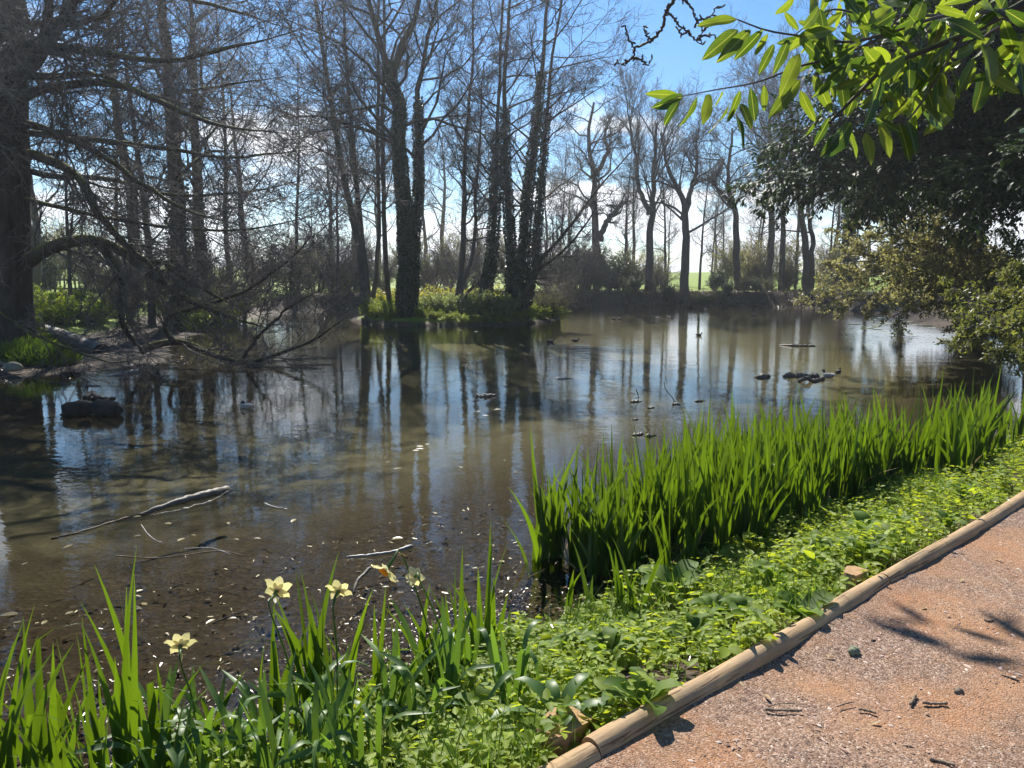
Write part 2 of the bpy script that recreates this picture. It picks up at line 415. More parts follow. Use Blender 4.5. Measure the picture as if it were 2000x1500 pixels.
M['feather_pale'] = simple('feather_pale', (0.26, 0.24, 0.22), (0.50, 0.47, 0.44), 25, 0.7, 0.2, 0.004)
M['bill'] = simple('bill', (0.20, 0.12, 0.03), (0.30, 0.18, 0.04), 30, 0.5, 0.1, 0.002)
M['fence'] = simple('fence', (0.13, 0.11, 0.09), (0.24, 0.21, 0.18), 8, 0.85, 0.3, 0.004)
M['stone'] = simple('stone', (0.13, 0.12, 0.08), (0.30, 0.27, 0.20), 7, 0.8, 0.6, 0.02)

# ground: soil and leaf litter, grass where the grass mask says so, silt on the pond bed
b = NT('ground'); p = b.geo_pos()
n1 = b.noise(p, 1.3, 5); n2 = b.noise(p, 14, 5, 0.65); n3 = b.noise(p, 60, 3, 0.6)
vo = b.n('ShaderNodeTexVoronoi'); vo.inputs['Scale'].default_value = 26; b.l(p, vo.inputs['Vector'])
sv = b.n('ShaderNodeSeparateColor'); b.l(vo.outputs['Color'], sv.inputs[0])
litter = b.ramp(sv.outputs[0], [(0.0, (0.022, 0.017, 0.013)), (0.45, (0.045, 0.033, 0.024)), (0.8, (0.078, 0.055, 0.037)), (1.0, (0.14, 0.105, 0.07))])
soil = b.mixc(n2, (0.028, 0.020, 0.013), (0.085, 0.058, 0.037))
soil = b.mixc(0.55, soil, litter)
gr = b.mixc(n2, (0.10, 0.155, 0.016), (0.21, 0.29, 0.03))
gr = b.mixc(b.mr(n1, 0.35, 0.7), gr, (0.19, 0.25, 0.028))
ga = b.n('ShaderNodeAttribute'); ga.attribute_name = 'grass'
ba = b.n('ShaderNodeAttribute'); ba.attribute_name = 'bed'
ta = b.n('ShaderNodeAttribute'); ta.attribute_name = 'trod'
c = b.mixc(b.mr(b.math('ADD', ga.outputs['Fac'], b.math('MULTIPLY', b.math('SUBTRACT', n2, 0.5), 0.6)), 0.35, 0.65), soil, gr)
silt = b.mixc(n1, (0.27, 0.255, 0.175), (0.32, 0.30, 0.21))
c = b.mixc(b.math('MULTIPLY', ta.outputs['Fac'], b.mr(n2, .3, .6, .5, 1.0)), c, (0.34, 0.25, 0.15))
c = b.mixc(ba.outputs['Fac'], c, silt)
hgt = b.math('ADD', b.math('MULTIPLY', vo.outputs['Distance'], 0.6), n2)
M['ground'] = b.done(b.bsdf(c, 0.75, b.bump(hgt, 0.7, 0.02), 0.12))

# path: crushed red-brown stone
b = NT('path'); p = b.geo_pos()
n1 = b.noise(p, 1.5, 5, 0.6); n2 = b.noise(p, 45, 4, 0.7); n3 = b.noise(p, 5, 5, 0.65)
v1 = b.n('ShaderNodeTexVoronoi'); v1.inputs['Scale'].default_value = 130
nd = b.n('ShaderNodeVectorMath', operation='MULTIPLY_ADD'); nd.inputs[1].default_value = (0.03, 0.03, 0.03); b.l(b.noise(p, 18, 3, 0.6, 'Color'), nd.inputs[0]); b.l(p, nd.inputs[2]); b.l(nd.outputs[0], v1.inputs['Vector'])
sv = b.n('ShaderNodeSeparateColor'); b.l(v1.outputs['Color'], sv.inputs[0])
base = b.mixc(b.mr(n3, 0.35, 0.65), (0.36, 0.170, 0.075), (0.36, 0.205, 0.11))
grit = b.ramp(sv.outputs[1], [(0.0, (0.07, 0.045, 0.035)), (0.30, (0.20, 0.125, 0.085)), (0.75, (0.28, 0.185, 0.13)), (1.0, (0.44, 0.34, 0.27))])
c = b.mixc(b.mr(n1, 0.40, 0.58, 0.30, 1.0), base, grit)
c = b.mixc(b.mr(n2, 0.30, 0.46, 0.75, 0.0), c, (0.07, 0.045, 0.035))
h = b.math('ADD', b.math('MULTIPLY', b.math('SUBTRACT', 1.0, v1.outputs['Distance']), 0.8), b.math('MULTIPLY', n2, 0.8))
M['path'] = b.done(b.bsdf(c, 0.9, b.bump(h, 0.8, 0.008), 0.2))
b = NT('pebble'); r = b.n('ShaderNodeNewGeometry').outputs['Random Per Island']
M['pebble'] = b.done(b.bsdf(b.ramp(r, [(0.0, (0.13, 0.08, 0.06)), (0.3, (0.28, 0.17, 0.12)), (0.7, (0.40, 0.27, 0.20)), (1.0, (0.55, 0.45, 0.38))]), 0.85, None, 0.2))

# water: clear enough to see the bed close by, mirror-like at grazing angles, broken by small ripples
b = NT('water'); p = b.geo_pos()
mp = b.n('ShaderNodeMapping'); mp.inputs['Scale'].default_value = (1.0, 1.6, 1.0); mp.inputs['Rotation'].default_value = (0, 0, 0.25); b.l(p, mp.inputs[0])
w1 = b.noise(mp.outputs[0], 1.1, 2, 0.5); w2 = b.noise(mp.outputs[0], 6.5, 2, 0.5); w3 = b.noise(p, 0.12, 2)
calm = b.mr(w3, 0.35, 0.65, 0.35, 1.0)
h = b.math('ADD', b.math('MULTIPLY', w1, 1.0), b.math('MULTIPLY', w2, 0.42))
h = b.math('MULTIPLY', h, calm)
sy = b.n('ShaderNodeSeparateXYZ'); b.l(p, sy.inputs[0])
open_ = b.mr(sy.outputs[1], 7.0, 26.0, 0.45, 1.0)      # sheltered by the near bank, ruffled farther out
nb = b.bump(b.math('MULTIPLY', h, open_), 1.0, 0.011)
fr = b.n('ShaderNodeFresnel'); fr.inputs['IOR'].default_value = 1.33; b.l(nb, fr.inputs['Normal'])
gl = b.n('ShaderNodeBsdfGlossy'); gl.inputs['Roughness'].default_value = 0.006; gl.inputs['Color'].default_value = (1, 1, 1, 1); b.l(nb, gl.inputs['Normal'])
tr = b.n('ShaderNodeBsdfTransparent'); tr.inputs[0].default_value = (0.62, 0.61, 0.52, 1)
ms = b.n('ShaderNodeMixShader'); b.l(fr.outputs[0], ms.inputs[0]); b.l(tr.outputs[0], ms.inputs[1]); b.l(gl.outputs[0], ms.inputs[2])
M['water'] = b.done(ms)

# ------------------------------------------------------------------ land, pond, path
def vnoise(x, y, s, seed=0):
    """cheap smooth value noise in the plane"""
    g = np.random.default_rng(seed); T = g.random((64, 64))
    u, v = x*s, y*s; i, j = np.floor(u).astype(int), np.floor(v).astype(int); a, b = u-i, v-j
    a = a*a*(3-2*a); b = b*b*(3-2*b)
    t = lambda p, q: T[p % 64, q % 64]
    return (t(i, j)*(1-a)+t(i+1, j)*a)*(1-b)+(t(i, j+1)*(1-a)+t(i+1, j+1)*a)*b
def xy(px, py): return on(px, py, 0.0)[:2]
SHORE = [(-16, -9), (-9, -1.2), (-5.2, 0.7), (-3.4, 1.7), xy(60, 1590), xy(330, 1530), xy(560, 1470), xy(720, 1390), xy(850, 1310), xy(1000, 1235), xy(1110, 1240), xy(1190, 1170),
         xy(1290, 1120), xy(1420, 1085), xy(1560, 1040), xy(1700, 965), xy(1830, 915), xy(1950, 878), xy(2080, 835), (11.0, 12.6), (14.5, 15.5),
         (16.5, 20), (17.5, 28), (19, 38), (21, 48), (19, 53.5), (14, 56), (8, 55.5), (4, 56.5), (-2, 55), (-9, 50), (-13, 43), (-13.5, 35), (-11.5, 29.5), (-10.5, 24),
         (-8.6, 19.6), (-9.0, 17.6), (-10.5, 15.6), (-13, 13.8), (-17, 12.5), (-22, 8), (-22, -4)]
SHORE = np.array([np.asarray(s) for s in SHORE])
SHORE = spline(np.concatenate([SHORE, SHORE[:1]]), 260)[:-1, :2]
ISLE = np.array([(-6.6, 34.3), (-5.0, 33.2), (-3.4, 33.0), (-1.6, 33.4), (0.1, 33.6), (1.4, 35.2), (2.4, 38.2), (2.2, 41.5), (0.5, 43.5), (-3, 44), (-6, 43), (-8, 40), (-7.7, 36.5)])
ISLE = spline(np.concatenate([ISLE, ISLE[:1]]), 60)[:-1, :2]
def sdf(poly, X):
    """signed distance, positive outside"""
    A = poly; B = np.roll(poly, -1, 0); out = np.empty(len(X))
    for s in range(0, len(X), 20000):
        Pq = X[s:s+20000]
        d = B-A; w = Pq[:, None, :]-A[None]
        t = np.clip((w*d).sum(-1)/(d*d).sum(-1), 0, 1)
        dist = np.sqrt((((w-t[..., None]*d)**2).sum(-1)).min(1))
        c = ((A[None, :, 1] > Pq[:, 1:2]) != (B[None, :, 1] > Pq[:, 1:2])) & (Pq[:, 0:1] < (B-A)[None, :, 0]*(Pq[:, 1:2]-A[None, :, 1])/np.where(np.abs(B-A)[None, :, 1] < 1e-9, 1e-9, (B-A)[None, :, 1])+A[None, :, 0])
        ins = c.sum(1) % 2 == 1
        out[s:s+20000] = np.where(ins, -dist, dist)
    return out
PATH_Z = 0.5
L0, L1 = on(1150, 1500, PATH_Z)[:2], on(2000, 985, PATH_Z)[:2]
LD = (L1-L0)/np.linalg.norm(L1-L0); LN = np.array([LD[1], -LD[0]])     # along the log edging, and towards the path
def log_d(x, y): return (x-L0[0])*LN[0]+(y-L0[1])*LN[1]
def terrain(x, y):
    X = np.stack([x, y], 1)
    s = sdf(SHORE, X); si = sdf(ISLE, X)
    near = 1-smooth(9, 16, y)
    far = smooth(44, 50, y)
    left = smooth(-6, -9, x)*(1-far)*smooth(10, 14, y)
    right = np.clip(1-near-far-left, 0, 1)
    W = near*1.7+far*0.9+left*6.0+right*2.0
    H = near*0.46+far*1.0+left*0.55+right*0.6
    bank = H*smooth(0, 1, s/W)+0.02*np.clip(s, 0, 1)
    land = bank + 0.016*np.clip(y-58, 0, 130) + 0.02*np.clip(-x-14, 0, 60)*(1-near)
    land += (vnoise(x, y, 0.23, 1)-0.5)*0.25*smooth(1.5, 8, s)*(1-near)
    land += (vnoise(x, y, 2.3, 2)-0.5)*0.07*smooth(0, .4, s) + (vnoise(x, y, 7.1, 3)-0.5)*0.03
    bed = -(0.035+0.085*np.clip(-s, 0, 8)) + (vnoise(x, y, 5.3, 4)-0.5)*0.05 + (vnoise(x, y, 17.0, 5)-0.5)*0.035*smooth(2.5, 0, -s)
    mud = smooth(-7, -9.5, x)*smooth(13, 15, y)*smooth(21, 19, y)
    bed = bed*(1-mud*0.8*smooth(2.6, 0.6, -s))
    isl = 0.30*smooth(0, 1, -si/1.3)+0.03+(vnoise(x, y, 1.3, 6)-0.5)*0.1
    z = np.where(s > 0, land, np.where(si < 0, isl, np.maximum(bed, -0.75)))
    ld = log_d(x, y)
    # the ground lies a little under the path sheet
    pth = smooth(-0.30, -0.06, ld)*smooth(3.2, 2.9, ld)*(y < 16)
    z = z*(1-pth)+(PATH_Z-0.045)*pth
    return z, s, si
def axis(parts):
    return np.unique(np.concatenate([np.arange(a, b, d) for a, b, d in parts]))
gx = axis([(-320, -120, 20), (-120, -40, 5), (-40, -14, 0.9), (-14, -5, 0.3), (-5, 6, 0.11), (6, 13, 0.25), (13, 24, 0.45), (24, 40, 1), (40, 120, 5), (120, 321, 20)])
gy = axis([(-30, -6, 2), (-6, 1.4, 0.3), (1.4, 7, 0.085), (7, 14, 0.2), (14, 24, 0.3), (24, 45, 0.5), (45, 60, 0.25), (60, 90, 1), (90, 200, 6), (200, 601, 25)])
GX, GY = np.meshgrid(gx, gy)
gz, gs, gi = terrain(GX.ravel(), GY.ravel())
gV = np.stack([GX.ravel(), GY.ravel(), gz], 1)
nx, ny = len(gx), len(gy)
a = (np.arange(ny-1)[:, None]*nx+np.arange(nx-1)[None]).ravel()
xx, yy = gV[:, 0], gV[:, 1]
grass = smooth(56.5, 58.5, yy)*smooth(0.5, 2.0, gs)
grass = np.maximum(grass, smooth(-9, -11, xx)*smooth(1.5, 4.5, gs)*smooth(14, 17, yy))
grass = np.maximum(grass, smooth(0.1, -1.0, gi)*0.8)
grass = np.maximum(grass, 0.25*smooth(0.0, 0.5, gs)*(yy < 14))
trod = smooth(.9, 1.3, gs)*smooth(3.2, 2.4, gs)*smooth(47, 50, yy)
grass *= 1-trod
bedm = smooth(-2.5, -8.0, gs)*(gi > 0)
ground = link('ground', mesh_data('ground', gV, np.stack([a, a+1, a+1+nx, a+nx], 1), M['ground'], True, {'grass': grass, 'bed': bedm, 'trod': trod}))
struct(ground)
def ground_z(x, y):
    x = np.atleast_1d(np.asarray(x, float)); y = np.atleast_1d(np.asarray(y, float))
    return terrain(x, y)[0]
def gpt(x, y, dz=0.0): return np.array([x, y, ground_z(x, y)[0]+dz])

wx = np.array([-40, 40.]); wy = np.array([-14, 60.])
wV = np.array([[-26, -14, 0], [26, -14, 0], [26, 60, 0], [-26, 60, 0.0]])
struct(link('pond_water', mesh_data('pond_water', wV, np.array([[0, 1, 2, 3]]), M['water'], False)))

# path: one sheet beside the log edging, uneven in detail
pu = axis([(-6, -1, 0.25), (-1, 7, 0.05), (7, 14, 0.2)]); pv = axis([(-0.04, 2.6, 0.05), (2.6, 3.3, 0.2)])
PU, PV = np.meshgrid(pu, pv)
pX = L0[0]+LD[0]*PU.ravel()+LN[0]*PV.ravel(); pY = L0[1]+LD[1]*PU.ravel()+LN[1]*PV.ravel()
pZ = PATH_Z-0.012+0.022*np.exp(-np.clip(PV.ravel(), 0, 9)/.10)*(.3+vnoise(pX, pY, 2.6, 24))+(vnoise(pX, pY, 1.7, 21)-0.5)*0.03+(vnoise(pX, pY, 9, 22)-0.5)*0.008+(vnoise(pX, pY, 21, 23)-0.5)*0.006
a = (np.arange(len(pv)-1)[:, None]*len(pu)+np.arange(len(pu)-1)[None]).ravel()
struct(link('path', mesh_data('path', np.stack([pX, pY, pZ], 1), np.stack([a, a+1, a+1+len(pu), a+len(pu)], 1)[:, ::-1], M['path'])))
def lpt(u, v, z=PATH_Z): return np.array([L0[0]+LD[0]*u+LN[0]*v, L0[1]+LD[1]*u+LN[1]*v, z])

# ------------------------------------------------------------------ bare trees
def tube_levels(levels, ks):
    g = Geo()
    for (P, R), k in zip(levels, ks):
        V, Q = tubes(P, R, k); g.add(V, Q)
    return g
def wobble(C, n, amp, g=rng):
    """resampled stem with small bends"""
    S = spline(C, n); w = np.cumsum(g.normal(size=(n, 3)), 0); w -= np.linspace(0, 1, n)[:, None]*w[-1]
    S[:, :3] += w*amp*np.array([1, 1, 0.3]); return S
def ivy_on(S, t1, dens, size, spread, g=rng, swell=1.0):
    """ivy leaves round a stem S (rows x,y,z,r) up to fraction t1"""
    n = int(dens); t = t1*g.random(n)**1.0
    q = np.stack([np.interp(t, np.linspace(0, 1, len(S)), S[:, c]) for c in range(4)], 1)
    az = g.random(n)*2*np.pi
    out = np.stack([np.cos(az), np.sin(az), np.zeros(n)], 1)
    clump = 0.5+0.5*np.sin(az*2+t*31)*np.sin(t*17+az*1.0+2)
    keep = (clump > 0.15) | (g.random(n) < .5); keep &= g.random(n) < 1.25-.75*t/t1
    t, q, az, out, clump = t[keep], q[keep], az[keep], out[keep], clump[keep]; n = len(t)
    P = q[:, :3]+out*((q[:, 3]*swell+spread*(0.25+0.75*g.random(n)*clump))[:, None])
    D = nrm(out*0.6+rand_dirs(n, g)*0.7+np.array([0, 0, -0.5]))
    D, Sd, N = orient(D, nrm(out+0.8*rand_dirs(n, g)))
    L = size*(0.7+0.6*g.random(n))
    return leaves(P, D, Sd, N, L, L*0.9, 0.12, 0.1, 4)
def make_bare(name, label, cat, stems, style, mat='bark_far', tw='twig', group=None, ivy=None, seed=1, origin=None, dens=1.0):
    """stems: list of control rows (x,y,z,r) in world units"""
    g = np.random.default_rng(seed)
    origin = np.asarray(stems[0][0][:3] if origin is None else origin, float)
    root = thing(name, label, cat, origin, group)
    T = Geo(); Bg = Geo(); Tw = Geo(); Iv = Geo()
    for si, st in enumerate(stems):
        S = wobble(st, 22, style.get('wob', 0.05), g)
        V, Q = tubes(S[None, :, :3], S[None, :, 3], 9); T.add(V, Q)
        if ivy and ivy[si]:
            V, Q = ivy_on(S, *ivy[si], g=g); Iv.add(V, Q)
        P, R = S[None, :, :3], S[None, :, 3]; Ls = plen(P)
        a = style
        P1, R1 = grow(P, R, max(2, int(a['n1']*dens)), a['t0'], 1.0, Ls*a['l1'], a['a1'], 7, a['curl'], a['bias'], a['pull'], 0.5, 0.008, a['tap'], g=g, rmax=a.get('rmax', 0.2))
        P2, R2 = grow(P1, R1, a['n2'], 0.2, 1.0, plen(P1)*a['l2'], a['a2'], 5, a['curl'], a['bias'], a['pull'], 0.5, 0.005, 0.35, g=g)
        P3, R3 = grow(P2, R2, a['n3'], 0.15, 1.0, plen(P2)*a['l3'], a['a2'], 3, a['curl'], a['bias'], a['pull'], 0.6, a['rt'], 0.3, g=g)
        P4, R4 = grow(P3, R3, a['n4'], 0.15, 1.0, plen(P3)*a['l4'], a['a2'], 2, a['curl'], a['bias'], a['pull'], 0.7, a['rt']*0.8, 0.3, g=g)
        V, Q = tubes(P1, R1, 5); Bg.add(V, Q)
        Bg.add(*tubes(P2, R2, 3, True)); Tw.add(*tubes(P3, R3*1.4, 3, True)); Tw.add(*tubes(P4, R4*1.3, 3, True))
    T.part('trunk', M[mat], root, origin)
    Bg.part('branches', M[mat], root, origin)
    Tw.part('twigs', M[tw], root, origin)
    if Iv.n: Iv.part('ivy', M['ivy'], root, origin, shade=False)
    return root
ALDER = dict(n1=34, t0=0.22, l1=0.24, a1=1.05, curl=0.13, bias=(0, 0, 0.05), pull=(0, 0, 0.06), tap=0.55, n2=9, l2=0.45, a2=0.75, n3=6, l3=0.5, n4=5, l4=0.6, rt=0.005, wob=0.03, rmax=0.05)
OAK = dict(n1=13, t0=0.38, l1=0.46, a1=0.95, curl=0.30, bias=(0, 0, 0.15), pull=(0, 0, 0.05), tap=0.35, n2=8, l2=0.5, a2=0.8, n3=7, l3=0.5, n4=5, l4=0.55, rt=0.006, wob=0.07, rmax=0.10)
FAN = dict(n1=14, t0=0.40, l1=0.50, a1=0.55, curl=0.14, bias=(0, 0, 0.2), pull=(0, 0, 0.09), tap=0.35, n2=8, l2=0.5, a2=0.55, n3=7, l3=0.5, n4=5, l4=0.55, rt=0.005, wob=0.05, rmax=0.08)
SHRUB = dict(n1=7, t0=0.12, l1=0.5, a1=0.6, curl=0.22, bias=(0, 0, 0.1), pull=(0, 0, 0.02), tap=0.3, n2=6, l2=0.55, a2=0.7, n3=5, l3=0.55, n4=4, l4=0.6, rt=0.005, wob=0.05, rmax=0.03)
def rows(pts, Y, r0, r1):
    """control rows from photo points at distance Y (scalar or list) with the radius running from r0 to r1"""
    n = len(pts); Ys = [Y]*n if np.isscalar(Y) else Y
    return [(*at(px, py, y), r0+(r1-r0)*i/(n-1)) for i, ((px, py), y) in enumerate(zip(pts, Ys))]

# the big spreading tree on the left bank
g = np.random.default_rng(5)
lt_o = at(4, 692, 19.0)
lt = thing('spreading_tree', 'massive dark trunk on the left bank with long limbs arching down into the water', 'tree', lt_o)
trunk = [(*at(4, 720, 19), 0.92), (*at(4, 680, 19), 0.76), (*at(4, 600, 19), 0.66), (*at(2, 450, 19), 0.60), (*at(4, 250, 19), 0.57), (*at(2, 80, 19), 0.52), (*at(-5, -120, 19), 0.45), (*at(-10, -420, 19), 0.30), (*at(-5, -800, 19), 0.08)]
S = spline(trunk, 40)
V, Q = tubes(S[None, :, :3], S[None, :, 3], 20)
# furrowed flare: ridges round the stem
ang = np.tile(np.arange(20)*2*np.pi/20, 40); h = np.repeat(S[:, 2], 20); cen = np.repeat(S[:, :3], 20, 0)
V = cen+(V-cen)*(1+0.05*np.sin(ang*5+h*0.7)+0.025*np.sin(ang*9+h*2))[:, None]
part('trunk', V-lt_o, [Q], M['bark_dark'], lt)
LIMBS = [
 ([(30, 160), (85, 90), (130, 40), (180, -60), (240, -200)], [19, 18.5, 18, 17.6, 17.2], .19, .08, 2.6),
 ([(20, 85), (70, 85), (92, 20), (100, -80)], [18.6, 17.6, 17.3, 17], .17, .07, 2.0),
 ([(50, 45), (110, 46), (170, 40), (215, 20), (260, -60)], [19, 18.3, 18, 17.7, 17.5], .12, .03, 2.2),
 ([(40, 100), (120, 95), (200, 105), (330, 120), (450, 90), (580, 60)], [19, 18.2, 17.6, 17, 16.8, 16.6], .12, .02, 2.6),
 ([(45, 150), (110, 155), (200, 150), (300, 190), (420, 170), (560, 150)], [19.4, 20, 20.3, 20.6, 21, 21.3], .13, .02, 2.6),
 ([(45, 192), (75, 178), (130, 165), (220, 165), (320, 205), (430, 245), (560, 262)], [19, 18.4, 17.8, 17.2, 16.8, 16.4, 16.2], .15, .02, 2.6),
 ([(45, 240), (130, 265), (220, 275), (330, 290), (450, 310), (620, 290)], [19, 19.6, 20, 20.2, 20.4, 20.6], .12, .02, 2.6),
 ([(45, 262), (110, 270), (180, 300), (280, 360), (360, 410), (470, 440)], [19, 18, 17, 16.4, 16, 15.7], .10, .02, 2.4),
 ([(45, 300), (100, 320), (150, 355), (185, 415), (240, 480), (290, 520), (350, 600)], [19, 18.4, 18, 17.8, 17.8, 17.9, 18], .14, .04, 1.8),
 ([(48, 388), (100, 402), (200, 425), (330, 448), (470, 452), (620, 420)], [19, 18.4, 17.8, 17.4, 17.2, 17], .07, .015, 2.4),
 ([(40, 330), (120, 345), (220, 350), (340, 380), (460, 375), (600, 350)], [19.4, 20.2, 20.8, 21, 21.4, 21.6], .10, .02, 2.4),
 ([(44, 522), (80, 497), (130, 477), (190, 470), (240, 488), (290, 530), (340, 565), (420, 610), (520, 640)], [19, 18.7, 18.5, 18.3, 18.2, 18.2, 18.2, 18.3, 18.5], .20, .04, 2.0),
 ([(190, 472), (222, 505), (234, 560), (236, 610), (252, 655), (278, 684)], [18.3, 18.2, 18.2, 18.3, 18.5, 18.7], .10, .065, 1.2),
 ([(272, 686), (310, 672), (350, 668), (405, 688), (470, 709), (530, 692), (600, 664), (690, 612)], [18.7, 18.7, 18.7, 18.8, 18.95, 18.9, 18.7, 18.5], .10, .025, 2.0),
 ([(345, 672), (322, 636), (345, 612), (420, 590), (500, 555), (570, 500), (650, 430)], [18.7, 18.6, 18.5, 18.4, 18.2, 18, 17.8], .07, .015, 2.0),
 ([(290, 528), (318, 508), (345, 535), (390, 560), (450, 590)], [18.2, 18.2, 18.1, 18, 18], .09, .03, 1.8),
 ([(-30, 590), (50, 640), (140, 678), (220, 704), (270, 702)], [15.6, 15.4, 15.2, 15.1, 15.2], .035, .012, 1.1),
 ([(470, 708), (520, 650), (570, 600), (640, 560)], [18.95, 18.7, 18.4, 18.2], .05, .012, 1.8),
]
for k in range(9):   # limbs towards the back and the left, mostly out of the picture
    h0 = -150-40*k; px0 = 0
    az = g.uniform(0.3, 2*np.pi); s0 = at(0, 300-90*k, 19)
    c = [s0+np.array([np.cos(az)*q, 0.35*q if False else np.sin(az)*q, 0.12*q-0.02*q*q]) for q in (0, 1.5, 3.2, 5.0, 7.0)]
    LIMBS.append((c, None, .13, .02, 2.4))
Bg = Geo(); Tw = Geo(); tipsP = []
for pts, Ys, r0, r1, bl in LIMBS:
    if Ys is not None and pts[0][0] <= 52 and Ys[0] > 18: pts = [(6, pts[0][1]+18)]+list(pts); Ys = [19]+list(Ys)
    if Ys is None: C = [(*p, r0+(r1-r0)*i/(len(pts)-1)) for i, p in enumerate(pts)]
    else: C = rows(pts, Ys, r0, r1)
    S = wobble(C, 26, 0.03, g); S[:, 3] *= np.interp(np.linspace(0, 1, 26), [0, .8, 1], [1, 1, .35])
    V, Q, T = tube_closed(S[:, :3], np.maximum(S[:, 3], 0.01), 9)
    wob = 1.0
    Bg.add(V, Q, T)
    P, R = S[None, :, :3], S[None, :, 3]
    ln = plen(P)[0]
    n1 = int(2.5*ln)+3
    P1, R1 = grow(P, R, n1, 0.14, 1.0, bl, 0.9, 8, 0.13, (0.18, -0.05, -0.02), (0.015, 0, -0.02), 0.33, 0.007, 0.35, g=g, rmax=0.035)
    P2, R2 = grow(P1, R1, 7, 0.1, 1.0, plen(P1)*0.48, 0.75, 5, 0.17, (0.05, 0, -0.02), (0, 0, -0.01), 0.6, 0.005, 0.3, g=g)
    P3, R3 = grow(P2, R2, 4, 0.1, 1.0, plen(P2)*0.55, 0.75, 3, 0.2, (0, 0, 0), (0, 0, 0), 0.7, 0.0036, 0.3, g=g)
    P4, R4 = grow(P3, R3, 4, 0.1, 1.0, plen(P3)*0.55, 0.8, 2, 0.2, (0, 0, 0), (0, 0, 0), 0.8, 0.003, 0.3, g=g)
    for P_, R_, k_ in ((P1, R1, 4), (P2, R2, 3), (P3, R3, 3), (P4, R4, 3)):
        P_ = P_.copy(); P_[..., 2] = np.maximum(P_[..., 2], 0.0+0.02*g.random(P_.shape[:2]))
        Tw.add(*tubes(P_, R_*(1.7 if P_.shape[1] == 2 else 1.4 if P_.shape[1] == 3 else 1), k_, True))
Bg.part('limbs', M['bark_mossy'], lt, lt_o)
Tw.part('twigs', M['twig'], lt, lt_o)

# the trees on the island and by the water
make_bare('alder_tree', 'slender bare alder leaning left, with a companion stem from the same foot', 'tree',
          [rows([(712, 612), (700, 480), (672, 350), (650, 220), (628, 100), (600, -120), (585, -330)], 37, .20, .03), rows([(722, 610), (708, 470), (690, 300), (678, 150), (668, 0), (655, -280)], 37.6, .17, .03)], ALDER, 'bark_far', seed=21)
make_bare('alder_tree', 'slim bare alder standing just left of the ivy-covered twin oak', 'tree',
          [rows([(728, 606), (738, 500), (740, 300), (738, 120), (735, -60), (730, -260)], 38.5, .13, .03), rows([(762, 602), (752, 480), (748, 300), (752, 120), (755, -80), (757, -250)], 39, .15, .03)], ALDER, 'bark_far', seed=22)
make_bare('ivy_oak', 'tallest thick oak trunk on the island, sheathed in dark ivy, with twisted bare crown', 'tree',
          [rows([(795, 628), (792, 560), (790, 450), (788, 330), (783, 230), (768, 150), (745, 90), (722, 20), (700, -140)], 34.6, .30, .08),
           rows([(806, 626), (812, 450), (815, 330), (816, 240), (818, 180), (830, 100), (850, 20), (862, -120)], 35.2, .20, .05),
           rows([(768, 150), (790, 90), (810, 40), (830, -60), (850, -200)], 34.6, .17, .05)], dict(OAK, n1=19, t0=.42, l1=.42), 'bark_dark',
          ivy=[(0.66, 15000, 0.095, 0.13), (0.60, 8000, 0.095, 0.11), None], seed=23)
make_bare('forked_tree', 'low bare tree forking into a V beside the ivy-covered oak', 'tree',
          [rows([(892, 606), (896, 560), (902, 500), (905, 380), (908, 260), (918, 120), (925, -20)], 36.5, .19, .03),
           rows([(898, 575), (912, 530), (925, 470), (930, 360), (938, 240), (945, 120)], 36.3, .13, .02), rows([(900, 590), (925, 560), (955, 540), (985, 520)], 36.3, .09, .03)], dict(ALDER, n1=24), 'bark_far', seed=24)
make_bare('ivy_alder', 'cluster of ivy-wrapped alder stems fanning out from one foot on the island', 'tree',
          [rows([(945, 612), (955, 540), (962, 430), (968, 300), (975, 160), (980, -20), (985, -220)], 36.2, .16, .03),
           rows([(998, 625), (994, 520), (986, 420), (985, 260), (988, 120), (1000, -30), (1012, -240)], 35.4, .19, .03),
           rows([(1010, 625), (1022, 520), (1030, 420), (1042, 300), (1056, 190), (1070, 60), (1085, -120), (1095, -300)], 35.2, .20, .03),
           rows([(1022, 622), (1044, 520), (1052, 420), (1060, 280), (1072, 140), (1095, -20), (1110, -240)], 35.6, .14, .03),
           rows([(1015, 620), (1040, 530), (1085, 480), (1140, 410), (1185, 350), (1240, 290)], 35.0, .11, .02),
           rows([(1015, 622), (1042, 540), (1100, 490), (1150, 430), (1165, 400)], 34.8, .10, .02)], dict(ALDER, n1=21), 'bark_dark',
          ivy=[(0.45, 8000, 0.095, 0.24), (0.50, 7000, 0.095, 0.15), (0.55, 9000, 0.095, 0.15), (0.50, 5500, 0.095, 0.12), (0.35, 1200, 0.09, 0.07), None], seed=25)

